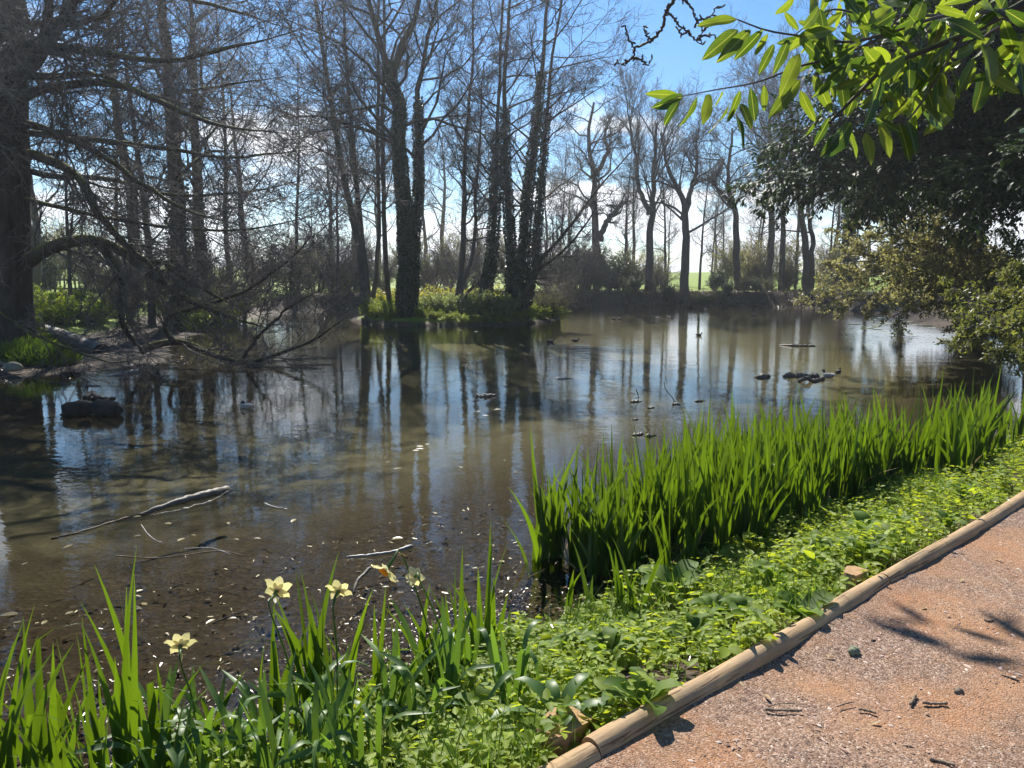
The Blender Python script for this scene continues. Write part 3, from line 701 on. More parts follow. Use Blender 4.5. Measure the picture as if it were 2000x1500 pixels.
# the trees along the far bank
make_bare('oak_tree', 'gnarled bare oak on the far bank with a snapped side bough', 'tree',
          [rows([(1168, 560), (1168, 480), (1164, 400), (1162, 340), (1150, 270), (1160, 200)], 60, .35, .08), rows([(1172, 470), (1182, 435), (1202, 410), (1216, 394)], 60, .24, .17), rows([(1162, 345), (1185, 300), (1180, 270), (1190, 230)], 60, .2, .06)],
          dict(OAK, l1=.42), 'bark_grey', seed=31)
make_bare('oak_tree', 'bare tree with a broad upswept fan of branches, on the far bank path', 'tree',
          [rows([(1264, 582), (1266, 480), (1270, 400), (1275, 320), (1282, 240)], 57.5, .33, .08), rows([(1268, 420), (1250, 350), (1240, 270), (1225, 200)], 57.5, .2, .04)], FAN, 'bark_grey', seed=32)
make_bare('oak_tree', 'dark forked oak standing at the lip of the far bank', 'tree',
          [rows([(1336, 592), (1334, 500), (1330, 420), (1315, 370), (1300, 330), (1290, 260)], 56.3, .35, .06), rows([(1331, 430), (1342, 385), (1360, 330), (1365, 250)], 56.3, .26, .05)], OAK, 'bark_far', seed=33)
make_bare('oak_tree', 'single straight trunk on the far bank bearing one crooked bough', 'tree',
          [rows([(1440, 582), (1440, 480), (1436, 420), (1428, 370), (1432, 300), (1430, 250)], 57.5, .29, .06), rows([(1434, 410), (1415, 382), (1395, 360), (1375, 340)], 57.5, .17, .05)], OAK, 'bark_grey', seed=34)
make_bare('oak_tree', 'tall bare tree on the far bank left of the wooden steps', 'tree',
          [rows([(1504, 580), (1504, 470), (1502, 400), (1496, 320), (1500, 240), (1495, 160)], 58.5, .30, .06)], dict(OAK, n1=18), 'bark_far', seed=35)
make_bare('ash_tree', 'slimmer bare tree just right of the tall one by the steps', 'tree',
          [rows([(1527, 578), (1528, 480), (1530, 400), (1532, 300), (1540, 200)], 60.5, .27, .05)], dict(FAN, n1=18), 'bark_far', seed=36)
make_bare('ash_tree', 'twin-stemmed bare tree rising beside the wooden steps', 'tree',
          [rows([(1575, 592), (1573, 500), (1564, 420), (1555, 340), (1548, 240), (1540, 160)], 56, .30, .05), rows([(1584, 590), (1586, 500), (1580, 420), (1590, 330), (1588, 240)], 56.4, .24, .04)], dict(OAK, n1=15), 'bark_dark', seed=37)
make_bare('ash_tree', 'thick pale trunk beyond the drooping shrub at the pond corner', 'tree',
          [rows([(1655, 560), (1656, 480), (1658, 400), (1652, 300), (1655, 180), (1660, 40)], 48, .50, .12)], dict(OAK, n1=14, t0=.3), 'bark_grey', seed=38, ivy=[(0.5, 1500, 0.13, 0.15)])

# ------------------------------------------------------------------ woodland behind, from shared shapes
def proto_tree(name, h, r, style, seed, lean=0.0, dens=1.0, mat='bark_far', tw='twig', ivy=None):
    st = [(0, 0, -0.3, r*1.25), (0, 0, h*0.05, r), (lean*0.2, 0, h*0.3, r*0.8), (lean*0.5, lean*.3, h*0.6, r*0.5), (lean, lean*.3, h, 0.03)]
    return make_bare(name, 'x', 'tree', [st], style, mat, tw, seed=seed, origin=(0, 0, 0), ivy=ivy, dens=dens)
protos = {
 'oak1': proto_tree('woodland_tree', 17, .33, dict(OAK, n1=12, l1=.40), 41, 0.6),
 'oak2': proto_tree('woodland_tree', 15, .28, dict(OAK, n1=12, l1=.42, curl=.24), 42, -1.0),
 'fan1': proto_tree('woodland_tree', 18, .26, dict(FAN, n1=14, l1=.38), 43, 0.5),
 'pole1': proto_tree('woodland_tree', 16, .15, dict(ALDER, n1=22, l1=.2), 44, 0.8),
 'thick': proto_tree('woodland_tree', 20, .37, dict(OAK, n1=14, l1=.34, t0=.3), 45, 0.3, mat='bark_dark', ivy=[(0.35, 2200, 0.12, 0.16)]),
}
used = set()
def plant(key, loc, rz, sc, label, group, table=protos):
    p = table[key]
    if key not in used:
        used.add(key); p.location = loc; p.rotation_euler = (0, 0, rz); p.scale = (sc,)*3
        p['label'] = label; p['group'] = group
        return p
    return copy_thing(p, loc, rz, sc, label, group)
g = np.random.default_rng(77)
WL = {'oak1': 'bare oak-like tree in the wood behind the pond', 'oak2': 'leaning bare tree in the wood behind the pond', 'fan1': 'bare tree with upswept branches in the wood behind the pond',
      'pole1': 'thin bare pole-like tree in the wood behind the pond', 'thick': 'thick dark bare trunk in the wood on the left bank'}
WG = {k: 'bare %s trees of the wood' % k.rstrip('12') for k in WL}
WG = {'oak1': 'bare oak-like trees behind the pond', 'oak2': 'leaning bare trees behind the pond', 'fan1': 'upswept bare trees behind the pond', 'pole1': 'thin pole-like trees behind the pond', 'thick': 'thick bare trunks on the left bank'}
# left bank, seen through the big tree's twigs
for px, Y, k, sc in [(357, 31, 'thick', .95), (403, 35, 'thick', .85), (262, 38, 'oak1', 1.0), (85, 40, 'oak2', .9), (300, 30, 'pole1', .9), 
                     (455, 42, 'pole1', 1.0), (490, 49, 'oak2', .9), (585, 50, 'pole1', .8),
                     (-200, 30, 'oak1', 1.0), (-420, 34, 'oak2', 1.0), (-600, 40, 'fan1', 1.0), (-90, 46, 'pole1', 1.0), (655, 60, 'oak2', .75), (660, 49, 'pole1', .75),
                     (235, 33, 'pole1', .7), (140, 30, 'pole1', .6)]:
    x = (px-1000)/F_PX*Y*1.0
    plant(k, gpt(x, Y, -0.05), g.random()*6.28, sc*(0.92+.16*g.random()), WL[k].replace('in the wood behind the pond', 'in the wood on the left bank behind the massive trunk'), WG[k].replace('behind the pond', 'on the left bank'))
# behind the island and along the far side
for px, Y, k, sc in [(700, 62, 'oak1', .75), (745, 70, 'oak2', .8), (835, 64, 'oak2', .72), (872, 75, 'oak1', .8), (930, 66, 'oak1', .62), (1070, 66, 'oak2', .6), (1110, 78, 'fan1', .6), (1220, 85, 'oak1', .5),
                     (1300, 72, 'pole1', .6), (1385, 68, 'pole1', .6), (1410, 72, 'pole1', .65), (1470, 76, 'oak2', .6), (1390, 95, 'oak1', .6), (1550, 72, 'fan1', .6), (1620, 66, 'oak1', .65), (1690, 70, 'oak2', .7),
                     (1215, 61, 'pole1', .72), (1298, 63, 'pole1', .75), (1362, 62, 'pole1', .7), (1478, 64, 'pole1', .75), (1548, 63, 'pole1', .75), (1610, 62, 'pole1', .7), (1092, 64, 'pole1', .75), (1235, 66, 'fan1', .66), (1760, 62, 'oak1', .9), (1900, 60, 'fan1', .9), (2050, 55, 'oak2', .9)]:
    x = (px-1000)/F_PX*Y
    plant(k, gpt(x, Y, -0.05), g.random()*6.28, sc*(0.95+.1*g.random()), WL[k].replace('in the wood behind the pond', 'beyond the island' if px < 1150 else 'in the field hedge beyond the far bank'), WG[k].replace('behind the pond', 'beyond the island' if px < 1150 else 'beyond the far bank'))

# ------------------------------------------------------------------ shrubs
def make_shrub(name, h, w, stems, style, seed, tw='twig_red', leaf=None, nleaf=0, lsize=0.06, label='x', pos=None):
    g = np.random.default_rng(seed); root = thing(name, label, 'shrub', (0, 0, 0) if pos is None else pos)
    B = Geo(); T = Geo(); Lf = Geo()
    st = []
    for k in range(stems):
        az = g.random()*6.28; q = w*(0.35+0.65*g.random()); hh = h*(0.6+.45*g.random())
        e = np.array([np.cos(az)*q, np.sin(az)*q, hh]); m = e*np.array([.35, .35, .5])
        st.append(spline([(*(0.1*e*[1, 1, 0]), .03), (*m, .022), (*e, .006)], 9))
    st = np.array(st); P, R = st[..., :3]+g.normal(size=st[..., :3].shape)*0.03, st[..., 3]
    a = style
    P1, R1 = grow(P, R, a['n1'], a['t0'], 1, plen(P)*a['l1'], a['a1'], 5, a['curl'], a['bias'], a['pull'], .6, .006, a['tap'], g=g)
    P2, R2 = grow(P1, R1, a['n2'], .15, 1, plen(P1)*a['l2'], a['a2'], 3, a['curl'], a['bias'], a['pull'], .7, .005, .3, g=g)
    P3, R3 = grow(P2, R2, a['n3'], .15, 1, plen(P2)*a['l3'], a['a2'], 2, a['curl'], a['bias'], a['pull'], .8, a['rt'], .3, g=g)
    for q, (P_, R_, k_) in enumerate(((P, R, 5), (P1, R1, 3), (P2, R2, 3), (P3, R3, 3))):
        P_ = P_.copy(); P_[..., 2] = np.maximum(P_[..., 2], 0.0)
        (B if q < 1 else T).add(*tubes(P_, R_*(1, 1.2, 1.4, 1.6)[q], k_, q > 0))
    B.part('stems', M['bark_far'], root); T.part('twigs', M[tw], root)
    if nleaf:
        A = np.concatenate([P2.reshape(-1, 3), P3.reshape(-1, 3)]); A = A[A[:, 2] > 0.02]
        i = g.integers(0, len(A), nleaf); C = A[i]+g.normal(size=(nleaf, 3))*0.03
        D, S_, N = orient(nrm(rand_dirs(nleaf, g)+np.array([0, 0, -0.1])), nrm(rand_dirs(nleaf, g)+np.array([0, 0, 1.2])))
        L = lsize*(0.6+.8*g.random(nleaf))
        V, Q = leaves(C, D, S_, N, L, L*0.55, .12, .15, 4); Lf.add(V, Q)
        Lf.part('foliage', M[leaf], root, shade=False)
    return root
sp = {
 'brown': make_shrub('twiggy_shrub', 3.2, 1.9, 16, dict(SHRUB, n2=6, n3=5), 51),
 'brown2': make_shrub('twiggy_shrub', 2.2, 2.0, 16, dict(SHRUB, n2=6, n3=5), 52, leaf='spring_leaf', nleaf=1500, lsize=.07),
 'holly': make_shrub('evergreen_shrub', 2.6, 1.1, 14, dict(SHRUB, n2=5, n3=3), 53, leaf='evergreen', nleaf=9000, lsize=.13),
 'olive': make_shrub('budding_shrub', 3.4, 1.7, 14, dict(SHRUB, n2=5, n3=4), 54, leaf='olive_leaf', nleaf=5000, lsize=.11),
 'yellow': make_shrub('yellow_shrub', 1.0, 0.8, 16, dict(SHRUB, n2=4, n3=2), 55, leaf='yellow_leaf', nleaf=4200, lsize=.09),
 'pale': make_shrub('leafy_shrub', 0.8, 0.8, 14, dict(SHRUB, n2=4, n3=2), 56, leaf='pale_leaf', nleaf=3600, lsize=.10),
 'green': make_shrub('leafy_shrub', 0.55, 0.7, 14, dict(SHRUB, n2=4, n3=2), 57, leaf='spring_leaf', nleaf=3600, lsize=.085),
}
SL = {'brown': ('brown bare twiggy shrub in the undergrowth', 'bare brown shrubs'), 'brown2': ('brown twiggy shrub dotted with first spring leaves', 'budding brown shrubs'),
      'holly': ('dark evergreen shrub beneath the bare trees', 'dark evergreen shrubs'), 'olive': ('tall olive-green budding shrub behind the pond', 'olive budding shrubs'),
      'yellow': ('yellow-green shrub glowing on the island', 'yellow-green island shrubs'), 'pale': ('pale grey-green leafy shrub at the island edge', 'pale island shrubs'),
      'green': ('low bright green plant clump at the water edge', 'low green clumps')}
def shrub(k, px, Y, sc, dz=None, sz=1.0):
    if dz is None: dz = -.45*sc if k in ('holly', 'olive') else -.25*sc if k in ('brown', 'brown2') else -.08
    x = (px-1000)/F_PX*Y
    o = plant(k, gpt(x, Y, dz), g.random()*6.28, sc, SL[k][0], SL[k][1], sp)
    o.scale = (sc, sc, sc*sz); return o
# left bank undergrowth
for px, Y, sc in [(250, 30, .8), (330, 31, .8), (400, 31, .7), (440, 35, .9), (470, 36, 1.0), (570, 49, 1.2), (620, 52, 1.2), (655, 54, 1.2), (690, 56, 1.2),
                  (230, 40, 1.1), (520, 52, 1.3), (600, 58, 1.4), (355, 42, 1.2)]:
    shrub('brown' if g.random() < .6 else 'brown2', px, Y, sc)
for px, Y, sc in [(745, 58, 1.3), (850, 57.5, 1.3), (905, 58, 1.3), (870, 46, .7), (1095, 58.5, 1.2), (1130, 57.6, 1.1), (1150, 59.5, 1.1), (1110, 60, 1.2), (1290, 62, .8), (1485, 59.5, .7), (1460, 62, .8), (1535, 62, .8), (1240, 60, .9), (1075, 38.6, .55), (1055, 37, .5), (1088, 40, .6), (1135, 56.6, .45), (1190, 56.5, .4), (1222, 56.6, .42), (1275, 56.5, .4), (1322, 56.2, .42), (1355, 56.2, .4), (1400, 56.1, .42), (1450, 56.2, .42), (1498, 56.4, .4)]:
    shrub('brown' if g.random() < .5 else 'brown2', px, Y, sc)
for px, Y, sc in [(1110, 56.6, .42), (1165, 56.9, .35), (1240, 56.4, .36), (1300, 56.3, .40), (1375, 56.1, .34), (1420, 56.2, .38), (1475, 56.3, .36), (1205, 60, 1.0), (1185, 58.5, .9), (1140, 62, 1.2), (1390, 57.3, .55), (1070, 58, 1.0), (1100, 57, .9), (75, 46, 1.2), (45, 50, 1.4), (700, 60, .8), (835, 60, .9)]:
    shrub('holly', px, Y, sc)
for px, Y, sc in [(1230, 62, .8), (1460, 61, 1.0), (1478, 63, .9), (1525, 63, 1.0), (1440, 66, 1.0), (1625, 58, .9), (1640, 55, .8), (110, 52, 1.0), (180, 50, 1.0), (1270, 66, .8), (1000, 60, 1.0), (950, 60, 1.0), (880, 62, 1.1), (790, 62, 1.1), (1600, 62, .8), (1410, 66, .9)]:
    shrub('olive', px, Y, sc)
# island
for px, Y, sc in [(835, 41, .8), (855, 42.5, .9), (880, 41.5, .8), (905, 42, .8), (930, 41.5, .8), (960, 42, .9), (752, 41, .9), (775, 42, .9), (815, 43, 1.0), (1062, 39.8, .6), (990, 41.5, .8)]:
    shrub('yellow', px, Y, sc)
for px, Y, sc in [(845, 36.5, .9), (868, 36, .9), (890, 35.5, .9), (915, 35.6, .9), (940, 35, 1.0), (965, 34.8, 1.05), (985, 34.6, .9), (905, 37.5, .9), (870, 38, .9), (835, 38, .8), (955, 37, 1.0), (925, 38.5, .9)]:
    shrub('pale', px, Y, sc)
for px, Y, sc in [(738, 35.4, .9), (752, 34.9, .8), (765, 34.6, .7), (745, 36.5, 1.0), (770, 36, .8), (730, 36.5, .8), (1050, 36.5, .8), (1075, 38.5, .8), (1030, 35.2, .7), (1012, 34.6, .6), (1090, 40, .7),
                  (825, 34.3, .5), (850, 34, .5), (880, 33.9, .5), (910, 33.9, .5), (940, 34.0, .5), (975, 34.0, .5)]:
    shrub('green', px, Y, sc)
for px, Y, sc in [(118, 26, 1.0), (90, 28, 1.2), (60, 25, 1.0), (170, 27, 1.0), (380, 30, 1.0), (410, 32, 1.2), (440, 35, 1.2), (30, 24, .9), (120, 31, 1.2), (650, 57, 1.6), (680, 58, 1.6), (200, 32, 1.2)]:
    o = shrub('green', px, Y, sc)
    o['label'] = 'low bright green clump on the grassy left bank'; o['group'] = 'green clumps on the left bank'

# ------------------------------------------------------------------ evergreens on the right
def needle_tree(name, label, base, h, spread, seed, nlimb, zlow, leafmat, dens, spray=0.34, droop=-0.12, azr=None, nl=(26, 8)):
    g = np.random.default_rng(seed); base = np.asarray(base, float)
    root = thing(name, label, 'tree', base)
    S = wobble([(*base-[0, 0, .3], .55), (*base+np.array([.1, 0, h*.3]), .45), (*base+np.array([.1, .2, h*.7]), .25), (*base+np.array([0, 0, h]), .04)], 20, .03, g)
    V, Q = tubes(S[None, :, :3], S[None, :, 3], 10); part('trunk', V-base, [Q], M['bark_dark'], root)
    Ps = []
    for k in range(nlimb):
        t = (k+g.random())/nlimb; z = zlow+(h*.97-zlow)*t
        az = g.uniform(*azr) if azr is not None else g.random()*6.28
        L = spread*(1.0-0.8*t**1.6)*(0.75+.35*g.random()); d = np.array([np.cos(az), np.sin(az), 0])
        s0 = base+np.array([0, 0, z]); up = .12+.25*t
        C = [s0, s0+d*L*.3+[0, 0, L*up*.35], s0+d*L*.65+[0, 0, L*(up*.4+droop*.35)], s0+d*L+[0, 0, L*(up*.3+droop)]]
        Ps.append(spline(C, 12))
    P = np.array(Ps); R = np.linspace(.10, .012, 12)[None]*np.ones((len(P), 1))
    P1, R1 = grow(P, R, nl[0], .08, 1, spread*.26, .95, 7, .10, (0, 0, -.05), (0, 0, -.045), .4, .006, .55, g=g, rmax=.03, flat=.6)
    P2, R2 = grow(P1, R1, nl[1], .1, 1, plen(P1)*.42, .8, 5, .12, (0, 0, -.03), (0, 0, -.04), .5, .004, .45, g=g, flat=.5)
    B = Geo()
    B.add(*tubes(P, R, 6)); B.add(*tubes(P1, R1, 3, True))
    B.part('branches', M['bark_dark'], root, base)
    # needle sprays: short flat blades along the shoots
    A = np.concatenate([P1[:, 2:].reshape(-1, 3), P2[:, 1:].reshape(-1, 3)]); Dv = np.concatenate([np.gradient(P1, axis=1)[:, 2:].reshape(-1, 3), np.gradient(P2, axis=1)[:, 1:].reshape(-1, 3)])
    n = int(dens); i = g.integers(0, len(A), n)
    side = np.where(g.random(n) < .5, -1.0, 1.0)[:, None]
    Dn = nrm(Dv[i]); Sd = nrm(np.cross(Dn, [0, 0, 1.0])+1e-6)
    D = nrm(Dn*.8+Sd*side*.8+g.normal(size=(n, 3))*.25+[0, 0, -.12])
    D, S_, N = orient(D, nrm(np.array([0, 0, 1.0])+.45*rand_dirs(n, g)))
    L = spray*(.5+.9*g.random(n))
    V, Q = leaves(A[i]+g.normal(size=(n, 3))*.04, D, S_, N, L, L*.42, .1, .2, 4)
    fo_ = part('foliage', V-base, [Q], M[leafmat], root, shade=False)
    for da, sc_ in ((.16, .97), (-.2, .94)):      # more boughs of the same make, turned round the trunk
        for src in [c_ for c_ in ALLCH[root.name] if c_.name.startswith(('foliage', 'branches')) and c_.rotation_euler[2] == 0]:
            c2 = src.copy(); col.objects.link(c2); c2.parent = root; c2.rotation_euler = (0, 0, da); c2.scale = (sc_,)*3
    return root
needle_tree('yew_tree', 'dense dark evergreen filling the right bank, its boughs almost black underneath', gpt(16.2, 21), 16, 9.2, 61, 54, 4.6, 'yew', 150000, .19, -.07, (1.5, 4.9), (30, 9))
needle_tree('yew_tree', 'tall dark conifer rising behind the broad evergreen', gpt(22.5, 33), 21, 9.0, 62, 30, 5.0, 'yew', 40000, .36, -.08, (1.5, 4.9), (18, 7))
# the drooping shrub over the far right water
def droop_shrub(name, label, base, limbs, seed, leafmat, nleaf, lsize, cat='shrub', bl=1.3, n1=12, ws=.5):
    g = np.random.default_rng(seed); base = np.asarray(base, float); root = thing(name, label, cat, base)
    P = np.array([spline([base, *l], 16) for l in limbs])+g.normal(size=(len(limbs), 16, 3))*.04
    P[:, 0] = base
    R = np.linspace(.075, .012, 16)[None]*np.ones((len(P), 1))
    P1, R1 = grow(P, R, n1, .12, 1, bl, .8, 7, .14, (0, 0, -.05), (0, 0, -.02), .5, .007, .35, g=g, rmax=.03)
    P2, R2 = grow(P1, R1, 7, .1, 1, plen(P1)*.45, .8, 5, .18, (0, 0, 0), (0, 0, -.01), .6, .005, .3, g=g)
    P3, R3 = grow(P2, R2, 3, .1, 1, plen(P2)*.5, .8, 2, .18, (0, 0, 0), (0, 0, 0), .7, .004, .3, g=g)
    B = Geo(); T = Geo()
    for q, (P_, R_, k_) in enumerate(((P, R, 7), (P1, R1, 4), (P2, R2, 3), (P3, R3, 3))):
        P_ = P_.copy(); P_[..., 2] = np.maximum(P_[..., 2], 0.03); (B if q < 1 else T).add(*tubes(P_, R_*(1, 1.2, 1.4, 1.6)[q], k_, q > 0))
    B.part('branches', M['bark_grey'], root, base); T.part('twigs', M['twig'], root, base)
    A = np.concatenate([P2[:, 1:].reshape(-1, 3), P3.reshape(-1, 3)]); A = A[A[:, 2] > .06]
    i = g.integers(0, len(A), nleaf)
    D, S_, N = orient(nrm(rand_dirs(nleaf, g)+[0, 0, -.25]), nrm(rand_dirs(nleaf, g)+[0, 0, 1.0])); L = lsize*(.6+.8*g.random(nleaf))
    V, Q = leaves(A[i]+g.normal(size=(nleaf, 3))*.02, D, S_, N, L, L*ws, .12, .15, 4)
    part('foliage', V-base, [Q], M[leafmat], root, shade=False)
    return root
g2 = np.random.default_rng(9)
b1 = gpt(16.8, 27.5)
LB = []
for tx, ty, tY in [(1680, 440, 30), (1750, 480, 25), (1830, 470, 24), (1900, 490, 24), (1960, 540, 23), (1990, 500, 25), (1650, 500, 31), (1600, 590, 30), (1720, 570, 26), (1800, 540, 24), (1950, 580, 24), (1870, 520, 24), (1612, 560, 29), (1640, 600, 29), (1690, 612, 28), (1620, 520, 30), (1660, 470, 29), (1720, 450, 27), (1760, 590, 26), (1700, 540, 27), (1800, 500, 26), (1850, 560, 25), (1780, 470, 29), (1880, 600, 25), (1640, 540, 31), (1920, 520, 25), (1740, 620, 27.5), (1830, 590, 24), (1690, 500, 29), (1900, 640, 24)]:
    e = at(tx, ty, tY); e[2] = max(e[2], .1); m1 = b1+(e-b1)*.35+[0, 0, 1.5+.5*g2.random()]; m2 = b1+(e-b1)*.72+[0, 0, .9]
    LB.append([m1, m2, e])
droop_shrub('drooping_shrub', 'olive-leaved shrub whose grey branches droop into the water at the pond corner', b1, LB, 63, 'olive_leaf', 85000, .098)
b2 = gpt(12.6, 13.8)
LB = []
for tx, ty, tY in [(1890, 600, 13.5), (1940, 560, 14), (1980, 610, 12.8), (2030, 600, 13), (1885, 645, 12.5), (1900, 612, 13), (1930, 690, 12), (1960, 600, 13), (1975, 700, 11.6), (2010, 640, 12), (1920, 650, 12.8), (2040, 690, 12), (1950, 650, 12.2), (1990, 560, 13.5), (2060, 560, 13)]:
    e = at(tx, ty, tY); e[2] = max(e[2], .15); m1 = b2+(e-b2)*.35+[0, 0, 1.0]; m2 = b2+(e-b2)*.75+[0, 0, .5]
    LB.append([m1, m2, e])
droop_shrub('hanging_conifer', 'yellow-green feathery conifer boughs hanging low over the water', b2, LB, 64, 'yew_light', 55000, .085, 'tree', .7, 16, .3)

# ------------------------------------------------------------------ log edging and pegs
def make_log(u0, u1, r, label, seed, tilt=0.0, k=20):
    g = np.random.default_rng(seed); n = 40
    t = np.linspace(0, 1, n); a = lpt(u0, -r*0.9, PATH_Z+0.012); c = lpt(u1, -r*0.9, PATH_Z+0.012+tilt)
    P = a+(c-a)*t[:, None]; P[:, 2] += .006*np.sin(t*5+seed)+.003*np.sin(t*17)-.006; P[:, :2] += LN*(.007*np.sin(t*6+seed*2))[:, None]
    rr = r*(1+.035*np.sin(t*9+seed)+.02*np.sin(t*23+seed)+.012*g.normal(size=n)); rr[0] *= .955; rr[-1] *= .955
    V, Q, T = tube_closed(P-a, rr, k)
    root = thing('edging_log', label, 'log', a, 'timber logs edging the path')
    # local axes turned so that the wood grain runs along the log
    th = math.atan2(LD[1], LD[0]); ct, stn = math.cos(-th), math.sin(-th)
    Rm = np.array([[ct, -stn, 0], [stn, ct, 0], [0, 0, 1]]); V = V@Rm.T
    root.rotation_euler = (0, 0, th)
    ends = T; 
    part('log_body', V, [Q], M['timber'], root)
    part('cut_end', V, [T[:k]], M['timber_end'], root, shade=False); part('cut_end', V, [T[k:]], M['timber_end'], root, shade=False)
    return root
def u_of(px, py): 
    w = on(px, py, PATH_Z+.05)[:2]-L0; return float(w@LD)
UA, UB, UC = u_of(1205, 1478), u_of(1640, 1205), u_of(1752, 1128)
make_log(UA-2.4, UA-0.004, .049, 'short end of round edging log running out of the picture beside a cut peg', 1)
make_log(UA+0.004, UC-0.004, .046, 'long round edging log between the two cut pegs, crossed by leaf shadows', 2)
make_log(UC+0.004, UC+5.2, .044, 'farther round edging log bordering the path beyond the second peg', 3, 0.02)
def make_peg(u, label, rz, w=.13, seed=1):
    p = lpt(u, -.105, PATH_Z-.02); V = []
    s = np.array([(-.5, -.15), (.5, -.15), (.42, -.62), (.1, -.78), (-.35, -.66)])*w
    top = np.array([(x, y, .062+.010*np.sin(7*x/w)-.12*y*.1) for x, y in s]); bot = np.array([(x, y, -.18) for x, y in s])
    n = len(s); V = np.concatenate([bot, top]); q = np.arange(n)
    Q = np.stack([q, (q+1) % n, (q+1) % n+n, q+n], 1)
    root = thing('edging_peg', label, 'peg', p, None, math.atan2(LD[1], LD[0])+rz)
    part('peg_side', V, [Q], M['timber'], root, shade=False)
    part('sawn_top', V, [np.array([[n, n+1, n+2, n+3, n+4]])], M['timber_end'], root, shade=False)
    return root
for q in range(2):
    o = make_peg((UA+.02, UC-.05)[q], ('rough-sawn half-round peg holding the near end of the log edging', 'small pale peg behind the log joint farther along the path')[q], math.pi if False else 0.0, (.22, .15)[q])
    o.scale = (1, -1, 1)

# ------------------------------------------------------------------ irises
def blade(n, curve, twist, wmax, seed, bend_tip=0.0):
    """a unit-high sword leaf: three verts across, tapering to a point"""
    t = np.linspace(0, 1, n); w = wmax*np.minimum(1, (0.55+1.2*t))*np.clip((1-t)/.55, 0, 1)**.85
    w[-1] = .0008
    x = curve*t**2.2; z = t*(1-.25*curve*t); y = bend_tip*t**3
    z = z-np.abs(bend_tip)*.25*t**4
    tw = twist*t; cs, sn = np.cos(tw), np.sin(tw)
    V = np.zeros((n, 3, 3))
    for j, b in enumerate((-1, 0, 1)):
        V[:, j, 0] = x+w*b*.5*cs; V[:, j, 1] = y+w*b*.5*sn+(.10*w if b == 0 else 0); V[:, j, 2] = z
    i = (np.arange(n-1)[:, None]*3+np.arange(2)[None]).ravel()
    return V.reshape(-1, 3), np.stack([i, i+1, i+4, i+3], 1)
g = np.random.default_rng(101)
BL = []
for k in range(10):
    V, Q = blade(10, g.uniform(-.10, .16), g.uniform(-.5, .5), g.uniform(.026, .036), k, g.uniform(-.08, .08))
    BL.append(mesh_data('iris_leaf', V, [Q], M['iris']))
# a few with the tip folded over
BLF = []
for k in range(3):
    V, Q = blade(14, g.uniform(.0, .12), .2, .034, k, 0)
    z = V[:, 2].copy(); m = z > .78; V[m, 2] = .78+(z[m]-.78)*.15-(z[m]-.78)**2*1.5; V[m, 0] += (z[m]-.78)*.85
    BLF.append(mesh_data('iris_leaf', V, [Q], M['iris']))
DRY = []
for k in range(3):
    V, Q = blade(8, g.uniform(.1, .5), .5, .022, k, g.uniform(-.2, .2)); DRY.append(mesh_data('dry_leaf', V, [Q], M['spathe']))
def iris(x, y, h, n, label, group, rz=None, spread=.10, z=None, wid=1.0, fold=0.0, lean=0.0):
    z = ground_z(x, y)[0] if z is None else z
    r = thing('iris_plant', label, 'iris', (x, y, min(z, .35)-.02), group, g.random()*6.28 if rz is None else rz)
    for q in range(n):
        f = (q-(n-1)/2)/max(1, (n-1)/2)
        hh = h*(1-.38*abs(f)**1.3)*g.uniform(.86, 1.08)
        d = BLF[g.integers(3)] if g.random() < fold else BL[g.integers(len(BL))]
        o = link('leaf', d, r, (f*.035+.006*g.normal(), .012*g.normal(), 0), (.05*g.normal()+lean, f*spread+.05*g.normal(), .35*g.normal()+(math.pi if g.random() < .5 else 0)), (wid*g.uniform(.75, 1.25), wid, hh))
    if g.random() < .35: link('leaf', DRY[g.integers(3)], r, (.02*g.normal(), .02*g.normal(), 0), (.3*g.normal(), .3*g.normal(), g.random()*6.28), (wid*.8, wid*.8, h*g.uniform(.25, .55)))['label'] = 'withered straw-coloured leaf'
    return r
# the dense stand in the shallows: between a front line and a back line of the photo
front = [xy(1075, 1075), xy(1190, 1130), xy(1330, 1110), xy(1480, 1055), xy(1640, 995), xy(1800, 935), xy(1930, 890)]
back = [on(1050, 870, .88)[:2], on(1190, 850, .88)[:2], on(1340, 800, .86)[:2], on(1500, 768, .86)[:2], on(1650, 762, .92)[:2], on(1800, 755, .98)[:2], on(1900, 790, .95)[:2]]
front, back = spline(np.array(front), 60), spline(np.array(back), 60)
ISG, ISL = 'irises of the dense stand in the shallows', 'upright sword-leaved iris deep inside the dense stand growing in the shallows'
def stand_label(a_, b_):
    if a_ < .07: return 'iris at the narrow tip of the dense stand, beside the clear brown shallows', 'irises at the tip of the stand'
    if b_ < .22: return 'iris in the front row of the dense stand, rising behind the low green plants', 'irises in the front row of the stand'
    if b_ > .80: return 'iris on the outer edge of the dense stand, against the open water', 'irises on the outer edge of the stand'
    return ISL, ISG
pts = []
tries = 0
while len(pts) < 295 and tries < 20000:
    tries += 1
    a_, b_ = g.random(), g.random()
    i = int(a_*59); p = front[i]*(1-b_)+back[i]*b_+g.normal(size=2)*.03
    if all((p[0]-q[0])**2+(p[1]-q[1])**2 > (.102+.02*(a_))**2 for q in pts): pts.append((*p, a_, b_))
for p in pts:
    iris(p[0]+.03*g.normal(), p[1]+.03*g.normal(), g.choice([g.uniform(.72, .95), g.uniform(.9, 1.16)], p=[.3, .7]), int(g.integers(5, 8)), *stand_label(p[2], p[3]), spread=.10, wid=1.32, rz=g.normal()*.8, lean=-.03+.05*g.normal(), fold=.04)
